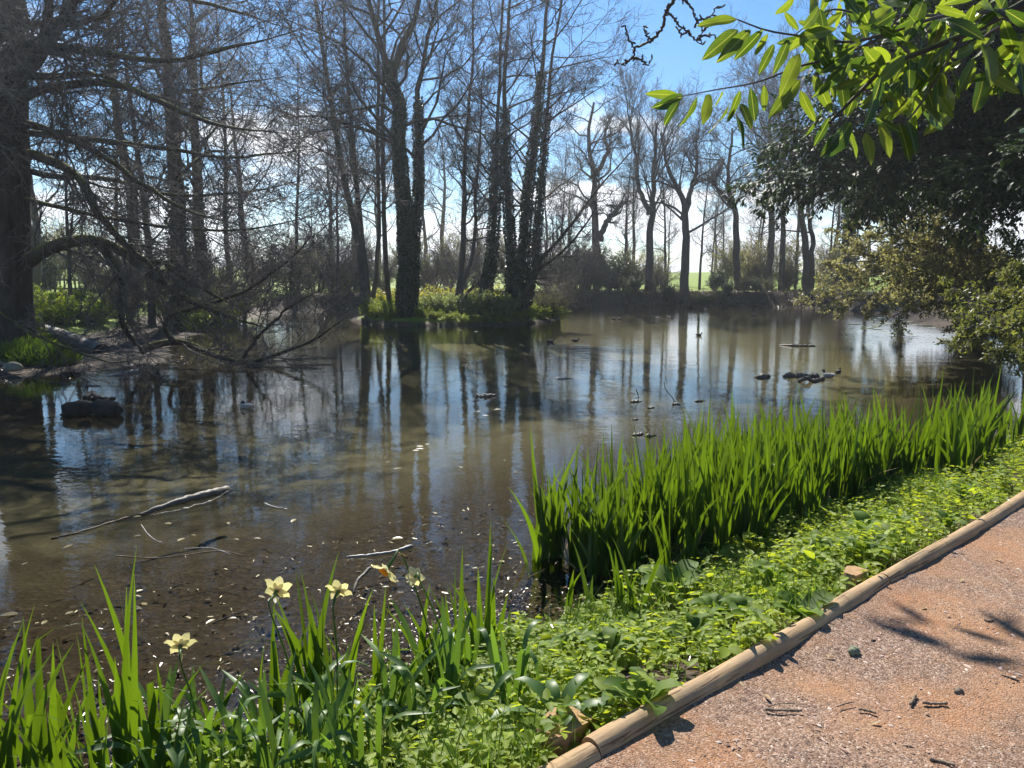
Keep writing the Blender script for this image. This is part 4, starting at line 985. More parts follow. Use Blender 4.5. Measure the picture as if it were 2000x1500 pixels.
for px, py, h in [(1955, 900, .80), (1975, 890, .75), (1990, 870, .8), (2010, 880, .8), (1960, 860, .7)]:
    p = xy(px, py); iris(p[0], p[1], h, 6, 'dark iris clump beyond the dense stand, close to the log edging', 'irises beyond the stand', wid=1.2, rz=g.normal()*.5, spread=.16)
# foreground irises, one by one
for px, py, h, n, z in [(1150, 1215, .46, 3, 0), (1205, 1225, .50, 5, .02), (1245, 1235, .62, 5, .05), (1110, 1195, .34, 2, 0), (1350, 1110, .58, 4, .05), (1305, 1135, .78, 6, .05), (1410, 1085, .72, 5, .05), (1265, 1090, .70, 5, 0), (1190, 1085, .75, 5, 0)]:
    p = on(px, py, z); iris(p[0], p[1], h*1.1, n, 'iris rooted at the foot of the bank among low green leaves', 'irises at the foot of the bank', wid=1.1, rz=g.normal()*.6, z=z)
ISB, ISBG = 'iris with broad upright leaves in the muddy shallows beside the daffodils', 'irises beside the daffodils'
for px, top, py, n, Y in [(20, 1180, 1640, 5, 2.75), (95, 1190, 1600, 4, 2.8), (165, 1215, 1480, 3, 3.1), (60, 1290, 1600, 4, 2.7), (250, 1110, 1560, 5, 2.75), (285, 1130, 1500, 4, 2.9), (130, 1330, 1620, 4, 2.6), (-20, 1230, 1650, 5, 2.6),
                          (330, 1250, 1560, 3, 2.75), (620, 1075, 1380, 6, 3.35), (600, 1180, 1400, 4, 3.3), (650, 1160, 1400, 3, 3.4), (525, 1180, 1400, 3, 3.3), (548, 1200, 1400, 3, 3.3), (680, 1170, 1400, 4, 3.4), (735, 1160, 1390, 4, 3.5),
                          (780, 1190, 1390, 3, 3.4), (815, 1140, 1400, 4, 3.35), (850, 1180, 1400, 5, 3.3), (900, 1090, 1370, 5, 3.6), (945, 1050, 1330, 5, 3.8), (930, 1180, 1340, 4, 3.7), (965, 1140, 1300, 3, 3.85), (1000, 1300, 1330, 2, 3.9), (415, 1290, 1450, 3, 3.0), (370, 1330, 1500, 3, 2.9), (-90, 1200, 1640, 5, 2.8), (-160, 1180, 1640, 5, 2.9), (-260, 1210, 1640, 4, 2.9), (-340, 1190, 1640, 5, 3.0), (115, 1290, 1560, 4, 2.9), (215, 1240, 1560, 4, 2.8), (310, 1330, 1560, 4, 2.6), (45, 1420, 1700, 5, 2.4), (200, 1380, 1640, 4, 2.5)]:
    b_ = at(px, py, Y); zb = max(ground_z(b_[0], Y)[0], -.05); tp = at(px, top, Y)
    iris(b_[0], Y, max(.3, tp[2]-zb)*1.13, n+1, ISB, ISBG, z=zb, wid=g.uniform(1.0, 1.3), rz=g.normal()*.6, spread=.07, fold=.12)

# ------------------------------------------------------------------ daffodils
def strap(n, L, w, droop, kink, gg):
    """a long strap leaf that rises and bends over"""
    t = np.linspace(0, 1, n); th = np.pi/2-.15-droop*smooth(kink-.15, kink+.2, t)*1.0-.2*t
    dx, dz = np.cos(th), np.sin(th); s = L/(n-1)
    x = np.concatenate([[0], np.cumsum(dx[:-1]*s)]); z = np.concatenate([[0], np.cumsum(dz[:-1]*s)])
    ww = w*np.minimum(1, .7+t)*np.clip((1-t)/.18, .05, 1)**.6
    V = np.zeros((n, 3, 3)); tw = .5*t*gg.normal()
    for j, b_ in enumerate((-1, 0, 1)):
        V[:, j, 0] = x; V[:, j, 1] = ww*b_*.5*np.cos(tw); V[:, j, 2] = z+ww*b_*.5*np.sin(tw)-(.12*ww if b_ == 0 else 0)
    i = (np.arange(n-1)[:, None]*3+np.arange(2)[None]).ravel()
    return V.reshape(-1, 3), np.stack([i, i+1, i+4, i+3], 1)
STR = []
for k in range(12):
    V, Q = strap(14, 1.0, .045, g.choice([.2, .5, 1.2, 2.0, 2.4, 2.8]), g.uniform(.5, .8), g); STR.append(mesh_data('strap_leaf', V, [Q], M['daffodil_leaf']))
def daffodil_leaves(r, n, L):
    for q in range(n):
        link('leaf', STR[g.integers(12)], r, (.02*g.normal(), .02*g.normal(), 0), (.16*g.normal(), .12*g.normal(), g.random()*6.28), (L*g.uniform(.8, 1.15),)*3)
def petal_mesh():
    n = 7; t = np.linspace(0, 1, n); w = .026*np.sin(np.pi*np.clip(t*.86+.12, 0, 1))**.8; w[-1] = .001
    V = np.zeros((n, 3, 3))
    for j, b_ in enumerate((-1, 0, 1)):
        V[:, j, 0] = .001+t*.047; V[:, j, 1] = w*b_*.62; V[:, j, 2] = .006*np.sin(t*2.6)-(.0022 if b_ == 0 else 0)+abs(b_)*.003*np.sin(t*9)
    i = (np.arange(n-1)[:, None]*3+np.arange(2)[None]).ravel()
    return mesh_data('petal', V.reshape(-1, 3), [np.stack([i, i+1, i+4, i+3], 1)], M['petal'])
PET = petal_mesh()
k = 24; rings = [(.004, 0.0), (.0075, .002), (.0105, .010), (.0125, .017), (.0150, .020)]
ph = np.arange(k)*2*np.pi/k
V = np.concatenate([np.stack([np.cos(ph)*(r_+(0.0014*np.sin(ph*8) if z_ > .015 else 0)), np.sin(ph)*(r_+(0.0014*np.sin(ph*8) if z_ > .015 else 0)), np.full(k, z_)], 1) for r_, z_ in rings])
q = np.arange(k); Q = np.concatenate([np.stack([j*k+q, j*k+(q+1) % k, (j+1)*k+(q+1) % k, (j+1)*k+q], 1) for j in range(len(rings)-1)])
COR = mesh_data('corona', V, [Q], M['corona'])
def daffodil(px, py, Y, facing, label, base_px, base_py, sc=1.0, green=7):
    c = at(px, py, Y); b_ = on(base_px, base_py, .12); bz = ground_z(b_[0], b_[1])[0]; base = np.array([b_[0], b_[1], bz-.02])
    r = thing('daffodil', label, 'daffodil', base, 'daffodils on the bank')
    f = nrm(np.asarray(facing, float)); back_ = c-f*.030*sc
    neck = back_-f*.028*sc+np.array([0, 0, .012])
    bend = neck-f*.018+np.array([0, 0, -.03])
    S = spline([base, base*.4+bend*.6+[.01, .01, .03], bend, neck, back_+f*.006, c+f*.002], 26); rad = np.interp(np.linspace(0, 1, 26), [0, .8, .88, .94, 1], [.0042, .0036, .0026, .0045, .0080])
    V, Q = tubes((S-base)[None], rad[None], 7); part('stem', V, [Q], M['daffodil_leaf'], r)
    D, Sd, N = orient(nrm(np.array([-f+[0, 0, -.25]])), None)
    V, Q = leaves((neck-base)[None]+f*.012, nrm(D*.7+[[0, 0, -.7]]), Sd, N, np.array([.042*sc]), np.array([.016]), .35, .1, 12); part('spathe', V, [Q], M['spathe'], r)
    q3 = Vector(f).to_track_quat('Z', 'Y')
    hd = link('flower_head', None, r, c-base); hd.rotation_mode = 'QUATERNION'; hd.rotation_quaternion = q3; hd.scale = (sc*1.22,)*3; hd.empty_display_size = .02
    a0 = g.random()
    for j in range(6):
        link('petal', PET, hd, (0, 0, .001*(j % 2)), (g.normal()*.14, g.normal()*.14-.12-.25*(j % 2 == 0)*g.random(), a0+j*math.pi/3+.06*g.normal()), (g.uniform(.92, 1.08),)*3)
    link('corona', COR, hd)
    daffodil_leaves(r, green, .48)
    return r
daffodil(352, 1262, 2.62, (-.35, .80, .25), 'pale daffodil seen from behind, bowed low over the mud at the water edge', 395, 1470, .95)
daffodil(540, 1155, 2.75, (.05, .9, .28), 'largest pale daffodil, its back turned, arching over the shallows', 600, 1440, 1.0)
daffodil(661, 1155, 2.85, (.12, .85, .45), 'pale daffodil held upright among iris blades with a straight dark stem', 655, 1400, .88)
daffodil(757, 1108, 2.95, (-.5, -.45, -.6), 'drooping daffodil showing its orange cup', 880, 1400, 1.25)
daffodil(812, 1126, 3.0, (-.3, .75, -.35), 'small nodding daffodil on a bent stem beside the orange-cupped one', 905, 1370, .8)
for px, py in [(380, 1490), (450, 1480), (520, 1450), (560, 1500), (640, 1460), (700, 1500), (480, 1540), (610, 1560), (300, 1540), (760, 1440), (880, 1420), (420, 1590), (560, 1600), (700, 1590), (820, 1490), (200, 1580), (1000, 1440), (340, 1600), (680, 1430), (500, 1500), (590, 1440), (740, 1530)]:
    p = on(px, py, .2); r = thing('daffodil_clump', 'flowerless daffodil clump of arching strap leaves on the near bank', 'daffodil', (p[0], p[1], ground_z(p[0], p[1])[0]-.01), 'leafy daffodil clumps')
    daffodil_leaves(r, 8, g.uniform(.42, .58))

# ------------------------------------------------------------------ low plants on the near bank
g = np.random.default_rng(202)
def bank_points(n, near=True):
    """random points between the shoreline and the log edging, denser close by"""
    out = []
    while len(out) < n:
        m = 6000
        u = g.uniform(-3.6, 11.0, m) if not near else g.exponential(3.2, m)-3.2
        v = -g.uniform(.10, 3.4, m)
        x = L0[0]+LD[0]*u+LN[0]*v; y = L0[1]+LD[1]*u+LN[1]*v
        z, s, _ = terrain(x, y)
        bare = vnoise(x, y, 1.9, 31)
        ok = (s > -.02) & (s < 4) & (y > 1.3) & (y < 13) & ((bare < .60) | (g.random(m) < .22)) & ((v < -.22-.2*bare) | (g.random(m) < .35)) & (g.random(m) < .06+.94*smooth(-1.7, -.75, x+.5*(y-3)))
        out += list(zip(x[ok], y[ok], z[ok], s[ok]))
    g.shuffle(out)
    return np.array(out[:n])
def cover_plants(n, hmin, hmax, nl, lsize, wr, kind, seed, tri=False, near=True):
    """stems with pairs (or threes) of leaves: returns leaf arrays and stems"""
    B = bank_points(n, near); M_ = len(B)
    hs = g.uniform(hmin, hmax, M_)*(0.6+.8*vnoise(B[:, 0], B[:, 1], 2.7, seed))
    lean = g.normal(size=(M_, 3))*.18; lean[:, 2] = 1; lean = nrm(lean)
    base = B[:, :3]
    Ps, Ds, Ls, Ns = [], [], [], []
    for lv in range(nl):
        f = (lv+.6)/nl*np.ones(M_)
        az = g.random(M_)*6.28+lv*1.57
        for q in range(3 if tri else 2):
            aq = az+(q-1)*1.15 if tri else az+q*np.pi
            el = g.normal(size=M_)*.25+.15
            D = np.stack([np.cos(aq)*np.cos(el), np.sin(aq)*np.cos(el), np.sin(el)], 1)
            off = nrm(np.stack([np.cos(az), np.sin(az), np.zeros(M_)+.3], 1))*(lsize*.7 if tri else 0)
            Ps.append(base+lean*(hs*f)[:, None]+off+D*.004); Ds.append(D)
            Ls.append(lsize*g.uniform(.65, 1.3, M_)*(1.1-.35*f)); Ns.append(nrm(np.array([0, 0, 1.0])+.35*g.normal(size=(M_, 3))))
    P = np.concatenate(Ps); D = np.concatenate(Ds); L = np.concatenate(Ls); U = np.concatenate(Ns)
    D, S, N = orient(D, U)
    V, Q = leaves(P, D, S, N, L, L*wr, .14, .22, kind)
    st = np.stack([base-[0, 0, .02], base+lean*hs[:, None]], 1)
    return V, Q, st
C = Geo(); St = []
for n, h0, h1, nl, ls, wr, kd, tri in [(5200, .03, .13, 2, .030, .70, 6, False), (2600, .06, .20, 3, .042, .62, 6, False), (1500, .06, .20, 2, .055, .55, 6, True), (700, .10, .26, 4, .060, .60, 6, False), (420, .06, .16, 1, .085, .62, 12, True)]:
    V, Q, st = cover_plants(n, h0, h1, nl, ls, wr, kd, nl+40, tri); C.add(V, Q); St.append(st)
V, Q, st = cover_plants(2600, .05, .16, 2, .06, .62, 6, 47, False, False); C.add(V, Q); St.append(st)
st = np.concatenate(St)
C.add(*tubes(st, np.tile([.0024, .0010], (len(st), 1)), 3, True))
o = C.solo('ground_cover', M['cover']); stuff(o); o['label'] = 'low bright green leafy plants carpeting the near bank'
# grass blades among them
n = 12000; B = bank_points(n); h = g.uniform(.05, .15, n)*(.7+1.3*(vnoise(B[:, 0], B[:, 1], 2.2, 91) > .62)); az = g.random(n)*6.28
d = np.stack([np.cos(az), np.sin(az), np.zeros(n)], 1); b0 = B[:, :3]
P = np.stack([b0, b0+d*(h*.15)[:, None]+np.array([0, 0, 1])*(h*.55)[:, None], b0+d*(h*.55)[:, None]+np.array([0, 0, 1])*(h*.95)[:, None]], 1)
sd = np.stack([-np.sin(az), np.cos(az), np.zeros(n)], 1)*.0028
V = np.stack([P[:, 0]-sd, P[:, 0]+sd, P[:, 1]-sd*.8, P[:, 1]+sd*.8, P[:, 2]], 1).reshape(-1, 3); o5 = np.arange(n)[:, None]*5
gg = Geo(); gg.add(V, o5+np.array([[0, 1, 3, 2]]), o5+np.array([[2, 3, 4]]))
o = gg.solo('grass', M['grass'], shade=False); stuff(o); o['label'] = 'thin grass blades among the low plants'
# leaf litter: dead leaves on the bank, the shallow bed and the left mud
def litter_pts():
    x = np.concatenate([g.uniform(-5, 7, 60000), g.uniform(-16, -7.5, 22000)]); y = np.concatenate([g.uniform(1.6, 9, 60000), g.uniform(12.5, 20.5, 22000)])
    z, s, _ = terrain(x, y)
    ld = log_d(x, y)
    shore = np.exp(-np.abs(s+.25)/.55)
    k = (ld < -.12) & (g.random(len(x)) < np.where(s > 0, .16, np.maximum(shore, .10*(s > -3)))) & (s > -4) & (s < 3)
    k &= (y < 11) | (s < 1.5)
    return x[k], y[k], z[k], s[k]
x, y, z, s = litter_pts(); n = len(x)
zz_ = np.where(s > 0, z+.012, np.where(g.random(n) < .25*np.exp(s/.45), np.maximum(z+.01, .004), z+.012))
tilt = np.where(s > 0, .45, .30)[:, None]
D, S_, N = orient(nrm(g.normal(size=(n, 3))*[1, 1, .25]), nrm(np.array([0, 0, 1.0])+g.normal(size=(n, 3))*tilt))
x2 = g.uniform(-3.2, .6, 30000); y2 = g.uniform(1.9, 5.0, 30000); z2, s2, _ = terrain(x2, y2)
k2 = (s2 < .05) & (g.random(30000) < .32*np.exp(-np.abs(s2+.45)/.30)*(vnoise(x2, y2, 3.1, 81) > .38)) & (log_d(x2, y2) < -.2)
m2 = int(k2.sum()); x = np.concatenate([x, x2[k2]]); y = np.concatenate([y, y2[k2]]); zz_ = np.concatenate([zz_, np.maximum(z2[k2]+.006, .003+.008*g.random(m2))])
D2, S2, N2 = orient(nrm(g.normal(size=(m2, 3))*[1, 1, .15]), nrm(np.array([0, 0, 1.0])+g.normal(size=(m2, 3))*.22))
D, S_, N = np.concatenate([D, D2]), np.concatenate([S_, S2]), np.concatenate([N, N2])
L = np.concatenate([g.uniform(.02, .06, n), g.uniform(.008, .028, m2)]); n = len(x)
V, Q = leaves(np.stack([x, y, zz_], 1), D, S_, N, L, L*g.uniform(.35, .7, n), .15, .15, 6)
gg = Geo(); gg.add(V, Q); o = gg.solo('leaf_litter', M['dead_leaf'], shade=False); stuff(o); o['label'] = 'wet brown fallen leaves on the mud and the shallow bed'

# larger single plants on the bank
def rosette(name, label, cat, px, py, n, L, W, lift, mat, group=None, z=.25, kind='dock', seed=0):
    gl = np.random.default_rng(seed+500); p = on(px, py, z); zz0 = ground_z(p[0], p[1])[0]+.03; L *= 1.3; W *= 1.25
    r = thing(name, label, cat, (p[0], p[1], zz0), group)
    m = 9; t = np.linspace(0, 1, m); w = W*np.sin(np.pi*np.clip(t*.9+.06, 0, 1))**.7; w[-1] = .002
    V = np.zeros((m, 3, 3))
    for j, b_ in enumerate((-1, 0, 1)):
        V[:, j, 0] = L*t*(1-.12*t); V[:, j, 1] = w*b_*.5; V[:, j, 2] = L*(lift*t-.75*lift*t*t)+abs(b_)*w*.14+abs(b_)*.004*np.sin(t*17+b_)
    i = (np.arange(m-1)[:, None]*3+np.arange(2)[None]).ravel(); d = mesh_data('leaf', V.reshape(-1, 3), [np.stack([i, i+1, i+4, i+3], 1)], M[mat])
    for k in range(n):
        link('leaf', d, r, (0, 0, .01), (gl.normal()*.15, -gl.uniform(.0, .5), k*6.28/n+gl.normal()*.3), (gl.uniform(.7, 1.15), gl.uniform(.8, 1.1), 1))
    return r
rosette('dock_plant', 'broad dark dock leaves beside the cut peg of the log edging', 'plant', 1255, 1405, 6, .16, .075, .9, 'dock', z=.46, seed=1)
rosette('dock_plant', 'grey-green floppy leaved plant by the rough-sawn peg', 'plant', 1090, 1430, 7, .22, .05, 1.1, 'daffodil_leaf', z=.44, seed=2)
rosette('primrose', 'primrose rosette with crinkled leaves next to the second peg', 'primrose', 1690, 1110, 10, .15, .05, .8, 'dock', z=.42, seed=3)
rosette('dock_plant', 'single broad pale leaf cluster in the middle of the bank', 'plant', 1690, 1060, 4, .18, .09, 1.6, 'dock', z=.35, seed=4)
rosette('dock_plant', 'wide glossy leaves pressed against the long edging log', 'plant', 1560, 1215, 6, .15, .09, .5, 'dock', z=.45, seed=5)
rosette('hogweed', 'hogweed-like plant with big lobed leaves at the water edge', 'plant', 1320, 1150, 7, .24, .13, 1.0, 'dock', z=.15, seed=6)
rosette('dock_plant', 'small fleshy-leaved rosette on bare soil by the far log', 'plant', 1850, 1035, 7, .13, .06, .7, 'dock', z=.45, seed=7)
rosette('hogweed', 'yellow-green seedling standing at the edge of the clear shallows', 'plant', 1020, 1225, 7, .13, .08, .9, 'dock', z=.12, seed=8)
for q, (px, py) in enumerate([(1180, 1330), (1000, 1290), (880, 1340), (1400, 1200), (1500, 1160), (1120, 1290), (950, 1420), (1600, 1120), (1750, 1040), (1450, 1250), (820, 1420), (1350, 1280), (1230, 1230), (1880, 990)]):
    rosette('leafy_weed', 'leafy weed standing a little taller than the bank\'s green carpet', 'plant', px, py, 8, .15, .07, 1.0+.4*g.random(), 'dock', 'taller weeds on the bank', z=.3, seed=20+q)

# ------------------------------------------------------------------ laurel overhead
lb = np.array([4.7, 2.3, .45])
lau = thing('laurel_bush', 'overhanging evergreen branch with glossy oval leaves lit through by the sun', 'shrub', lb)
LDY = 2.25
def lp(px, py, Y=LDY): return at(px, py, Y)
LBR = [
 [(*lb, .06), (*np.array([4.5, 2.6, 2.2]), .045), (*np.array([3.4, 2.5, 3.0]), .03), (*lp(2150, -60, 2.4), .02), (*lp(1980, 20, 2.35), .012), (*lp(1880, 70), .009), (*lp(1780, 110), .008), (*lp(1690, 150, 2.2), .006), (*lp(1620, 240, 2.15), .004)],
 [(*lp(1980, 20, 2.35), .010), (*lp(1850, 30, 2.3), .008), (*lp(1750, 60), .007), (*lp(1660, 82), .006), (*lp(1580, 72), .005), (*lp(1500, 60), .004), (*lp(1440, 38), .003)],
 [(*lp(1750, 60), .007), (*lp(1640, 110), .006), (*lp(1560, 130), .005), (*lp(1480, 160), .004), (*lp(1400, 175), .003), (*lp(1320, 190), .002)],
 [(*lp(1780, 110), .006), (*lp(1740, 60), .005), (*lp(1770, 20), .004), (*lp(1790, -20), .003)],
 [(*lp(1880, 70), .007), (*lp(1800, 200), .005), (*lp(1750, 260), .003)],
 [(*lp(2080, 0, 2.4), .009), (*lp(1940, 60, 2.5), .007), (*lp(1860, 130, 2.5), .005), (*lp(1800, 180, 2.5), .003)],
 [(*lp(1850, 30, 2.3), .007), (*lp(1700, 30, 2.4), .006), (*lp(1620, 20, 2.45), .004), (*lp(1550, 70, 2.45), .003)],
]
for q, c in enumerate(LBR):
    S = spline(c, 24); V, Q = tubes((S[:, :3]-lb)[None], S[None, :, 3]*(1 if q == 0 else .65), 7); part('branch', V, [Q], M['bark_mossy'] if q == 0 else M['bark_grey'], lau)
# leaf shapes, one metre long, with a folded midrib and a slight curve
def laurel_leaf(k):
    n = 10; t = np.linspace(0, 1, n); w = .275*np.sin(np.pi*np.clip(t*.93+.035, 0, 1))**.75*(1-.25*(t-.5)); w[0] = .02; w[-1] = .004
    cv = g.uniform(-.05, .30); tws = g.normal()*.35; V = np.zeros((n, 5, 3))
    for j, b_ in enumerate((-1, -.5, 0, .5, 1)):
        V[:, j, 0] = t; V[:, j, 1] = w*b_*.5; V[:, j, 2] = -cv*t*t+abs(b_)*w*.16+.018*np.sin(t*11+k*2+b_*2)*abs(b_)+tws*t*w*b_*.5
    i = (np.arange(n-1)[:, None]*5+np.arange(4)[None]).ravel()
    return mesh_data('laurel_leaf', V.reshape(-1, 3), [np.stack([i, i+1, i+6, i+5], 1)], M['laurel'])
LL = [laurel_leaf(k) for k in range(10)]
from mathutils import Matrix
def put_leaf(a_, e_, roll, name='leaf'):
    a_ = np.asarray(a_, float); e_ = np.asarray(e_, float); d = e_-a_; L = np.linalg.norm(d); d = d/L
    s_ = nrm(np.cross(d, [0, 1.0, .15])); nn = np.cross(s_, d)
    s2 = s_*math.cos(roll)+nn*math.sin(roll); n2 = np.cross(d, s2)
    m = Matrix(((d[0]*L, s2[0]*L, n2[0]*L, a_[0]-lb[0]), (d[1]*L, s2[1]*L, n2[1]*L, a_[1]-lb[1]), (d[2]*L, s2[2]*L, n2[2]*L, a_[2]-lb[2]), (0, 0, 0, 1)))
    o = bpy.data.objects.new(name, LL[g.integers(10)]); col.objects.link(o); o.parent = lau; o.matrix_local = m
    return o
KEY = [(1440, 38, 1365, 42), (1440, 58, 1382, 108), (1465, 58, 1408, 117), (1490, 58, 1433, 118), (1500, 66, 1474, 108), (1550, -5, 1513, 38), (1532, 24, 1560, 60), (1567, 56, 1613, 10), (1567, 70, 1632, 57), (1560, 74, 1630, 132), (1540, 76, 1516, 140),
       (1512, 86, 1483, 142), (1325, 186, 1263, 183), (1334, 187, 1286, 212), (1328, 195, 1295, 241), (1362, 188, 1337, 246), (1385, 184, 1373, 242), (1412, 178, 1393, 216), (1446, 176, 1421, 240), (1426, 198, 1394, 263), (1437, 224, 1460, 281), (1446, 202, 1470, 247),
       (1466, 172, 1475, 237), (1492, 166, 1493, 218), (1562, 156, 1509, 222), (1563, 176, 1590, 240), (1588, 148, 1626, 220), (1618, 156, 1636, 196), (1610, 60, 1560, 40), (1665, 55, 1730, 60), (1640, 85, 1600, 60), (1680, 85, 1640, 60), (1720, 5, 1775, 12), (1775, 28, 1810, 70),
       (1700, 160, 1735, 200), (1722, 150, 1690, 250), (1760, 120, 1795, 185), (1780, 130, 1822, 170), (1840, 85, 1828, 160), (1855, 130, 1880, 190), (1905, 120, 1895, 175), (1920, 110, 1960, 150), (1860, 110, 1915, 90), (1800, 205, 1850, 255), (1830, 185, 1863, 232),
       (1655, 255, 1680, 310), (1690, 260, 1705, 312), (1640, 260, 1605, 305), (1660, 240, 1630, 300), (1720, 240, 1740, 300), (1755, 240, 1782, 308), (1770, 235, 1797, 288), (1710, 230, 1760, 260), (1730, 160, 1740, 225), (1765, 130, 1760, 190), (1605, 215, 1575, 275), (1620, 230, 1590, 285),
       (1640, 150, 1655, 215), (1560, 105, 1530, 180), (1600, 100, 1560, 150), (1990, 210, 1963, 238), (2010, 240, 1998, 258), (1950, 20, 1905, 55), (1960, 40, 1985, 110), (1690, 20, 1650, -10), (1740, 15, 1700, 40), (1790, 60, 1750, 90), (1810, 40, 1865, 30), (1880, 20, 1850, 70), (1930, 0, 1890, 40)]
for a0, b0_, a1, b1_ in KEY:
    y0 = LDY+g.normal()*.10; put_leaf(lp(a0, b0_, y0), lp(a1, b1_, y0+g.normal()*.05-.01), g.normal()*.45)
for k in range(300):   # the dense middle and right of the spray
    cx, cy = (g.uniform(1560, 2010), g.uniform(-40, 230)) if k < 200 else (g.uniform(1590, 1790), g.uniform(130, 250))
    if cy > 60+(cx-1500)*.55 or (cx > 1870 and cy > 150): continue
    an = g.normal()*.7+2.0 if g.random() < .7 else g.normal()*.6+.9
    Lp = g.uniform(50, 80); y0 = LDY+g.uniform(-.15, .45)
    if len([1 for c_ in lau.children if c_.name.startswith('leaf')]) >= 300: break
    put_leaf(lp(cx, cy, y0), lp(cx+Lp*math.cos(an), cy+Lp*math.sin(an), y0+g.normal()*.06), g.normal()*.7)
# an unseen bough added to the bush, above the picture, to shade the path
hb = [np.array([4.5, 2.6, 2.2]), np.array([3.7, 5.4, 4.8]), np.array([2.0, 7.4, 5.7]), np.array([.7, 8.6, 5.9])]
S = spline(hb, 24); V, Q = tubes((S-lb)[None], np.linspace(.035, .008, 24)[None], 6); part('branch', V, [Q], M['bark_grey'], lau)
HS, HR = grow(S[None], np.linspace(.02, .006, 24)[None], 14, .45, 1, .9, .9, 6, .12, (0, 0, -.05), (0, 0, 0), .6, .003, .3, g=g)
V, Q = tubes(HS-lb, HR, 4); part('branch', V, [Q], M['bark_grey'], lau)
HD = []
for k in range(110):
    p = HS[g.integers(14), g.integers(1, 6)] if k > 20 else S[int(g.uniform(.5, 1)*23)]; HD.append((p, rand_dirs(1, g)[0]*[1, 1, .4]+[0, 0, -.2], g.uniform(.20, .34)))

hp, hd_, hl = np.array([q[0] for q in HD]), np.array([q[1] for q in HD]), np.array([q[2] for q in HD])
D, S_, N = orient(hd_, nrm(np.array([0, 0, 1.0])+.5*g.normal(size=hd_.shape))); V, Q = leaves(hp, D, S_, N, hl, hl*.28, .15, .15, 12)
stuff(part('shade_foliage', V-lb, [Q], M['dock'], lau))
# bare budding twig hanging in from above
tw_o = at(1330, -60, 3.2)
BT = [[(1330, -60), (1318, -5), (1300, 20), (1295, 50), (1275, 78), (1240, 92), (1232, 85), (1221, 62), (1222, 50)], [(1240, 92), (1235, 112), (1225, 122), (1212, 126), (1205, 120)], [(1235, 112), (1255, 118), (1264, 127), (1273, 115)],
      [(1300, 20), (1312, 30), (1325, 48), (1345, 62), (1358, 78), (1372, 86)], [(1360, 78), (1375, 70), (1395, 68)], [(1358, 55), (1365, 40), (1390, 30), (1398, 15), (1410, 12)], [(1275, 78), (1262, 68), (1256, 52)], [(1345, 62), (1332, 65), (1322, 55)], [(1372, 60), (1384, 50), (1400, 48)], [(1338, 0), (1352, 18), (1360, 40), (1372, 60), (1360, 78)], [(1318, -5), (1330, -2), (1338, 0)]]
bt = thing('budding_bough', 'crooked bare twig with fat buds hanging against the blue sky', 'branch', tw_o)
Tg = Geo(); Bd = Geo()
for q, c in enumerate(BT):
    C_ = np.array([at(px, py, 3.2+.03*np.sin(px*.1)) for px, py in c]); S = spline(C_, 7*len(c)); S += g.normal(size=S.shape)*.0025
    r0, r1 = ((.008, .003) if q == 0 else (.0045, .002)); rr = np.linspace(r0, r1, len(S))*(1+.25*(g.random(len(S)) < .2))
    V, Q, T = tube_closed(S, rr, 6); Tg.add(V, Q, T)
    for j in list(range(4, len(S), 6))+[len(S)-1]:
        d = nrm(g.normal(size=3)+[0, 0, .4]); e = S[j]+d*.016
        V, Q, T = tube_closed([S[j], S[j]+d*.008, S[j]+d*.015, S[j]+d*.021], [.002, .004, .0035, .0006], 5); Bd.add(V, Q, T)
S = spline([tw_o+[0, 0, .02], tw_o+[.3, .2, .5], tw_o+[1.2, .3, 1.3]], 10); V, Q, T = tube_closed(S, np.linspace(.013, .03, 10), 6); Tg.add(V, Q, T)
Tg.part('twig', M['bark_dark'], bt, tw_o); stuff(Bd.part('buds', M['bark_grey'], bt, tw_o))

# ------------------------------------------------------------------ things in and on the water
g = np.random.default_rng(303)
def stick(name, label, cat, pts, r0, r1, mat, k=8, n=24, rough=.12, group=None, base=None):
    C_ = np.asarray(pts, float); S = spline(C_, n); rr = np.linspace(r0, r1, n)*(1+rough*g.normal(size=n)); S = S+g.normal(size=S.shape)*r0*.12
    V, Q, T = tube_closed(S, rr, k); V = V+g.normal(size=V.shape)*r0*.10; o_ = S[0]
    o = link(name, mesh_data(name, V-o_, [Q, T], M[mat]), None, o_); return tag(o, label, cat, group)
w = lambda px, py, z=0.0: on(px, py, z)
stick('sunken_log', 'mossy grey log breaking the clear shallows, tapering under water', 'log', [w(270, 1008, -.02), w(310, 992, .015), w(360, 976, .025), w(410, 964, .015), w(445, 957, -.02)], .020, .046, 'dead_wood', 10, 30, .05)
stick('sunken_branch', 'thin pale branch lying in the water, continuing the mossy log\'s line', 'branch', [w(100, 1052, -.01), w(160, 1038, .01), w(210, 1022, .008), w(262, 1006, -.01)], .012, .007, 'stick', 7)
stick('floating_stick', 'white sunlit stick floating behind the daffodils', 'stick', [w(678, 1088, .0), w(720, 1084, .012), w(765, 1078, .012), w(806, 1066, .015)], .009, .014, 'pale_wood', 7)
stick('floating_stick', 'crooked pale stick rising from the water between two daffodils', 'stick', [w(690, 1160, -.02), w(698, 1135, .03), w(712, 1120, .05), w(724, 1108, .07)], .010, .012, 'dead_wood', 7)
stick('floating_stick', 'long thin twig drifting in the shallows above the daffodils', 'stick', [w(225, 1085, .004), w(300, 1090, .006), w(370, 1083, .006), w(430, 1076, .004), w(480, 1086, .004)], .006, .004, 'stick', 6)
stick('floating_stick', 'second thin twig crossing the drifting one', 'stick', [w(360, 1072, .004), w(410, 1070, .008), w(450, 1082, .006)], .005, .003, 'pale_wood', 6)
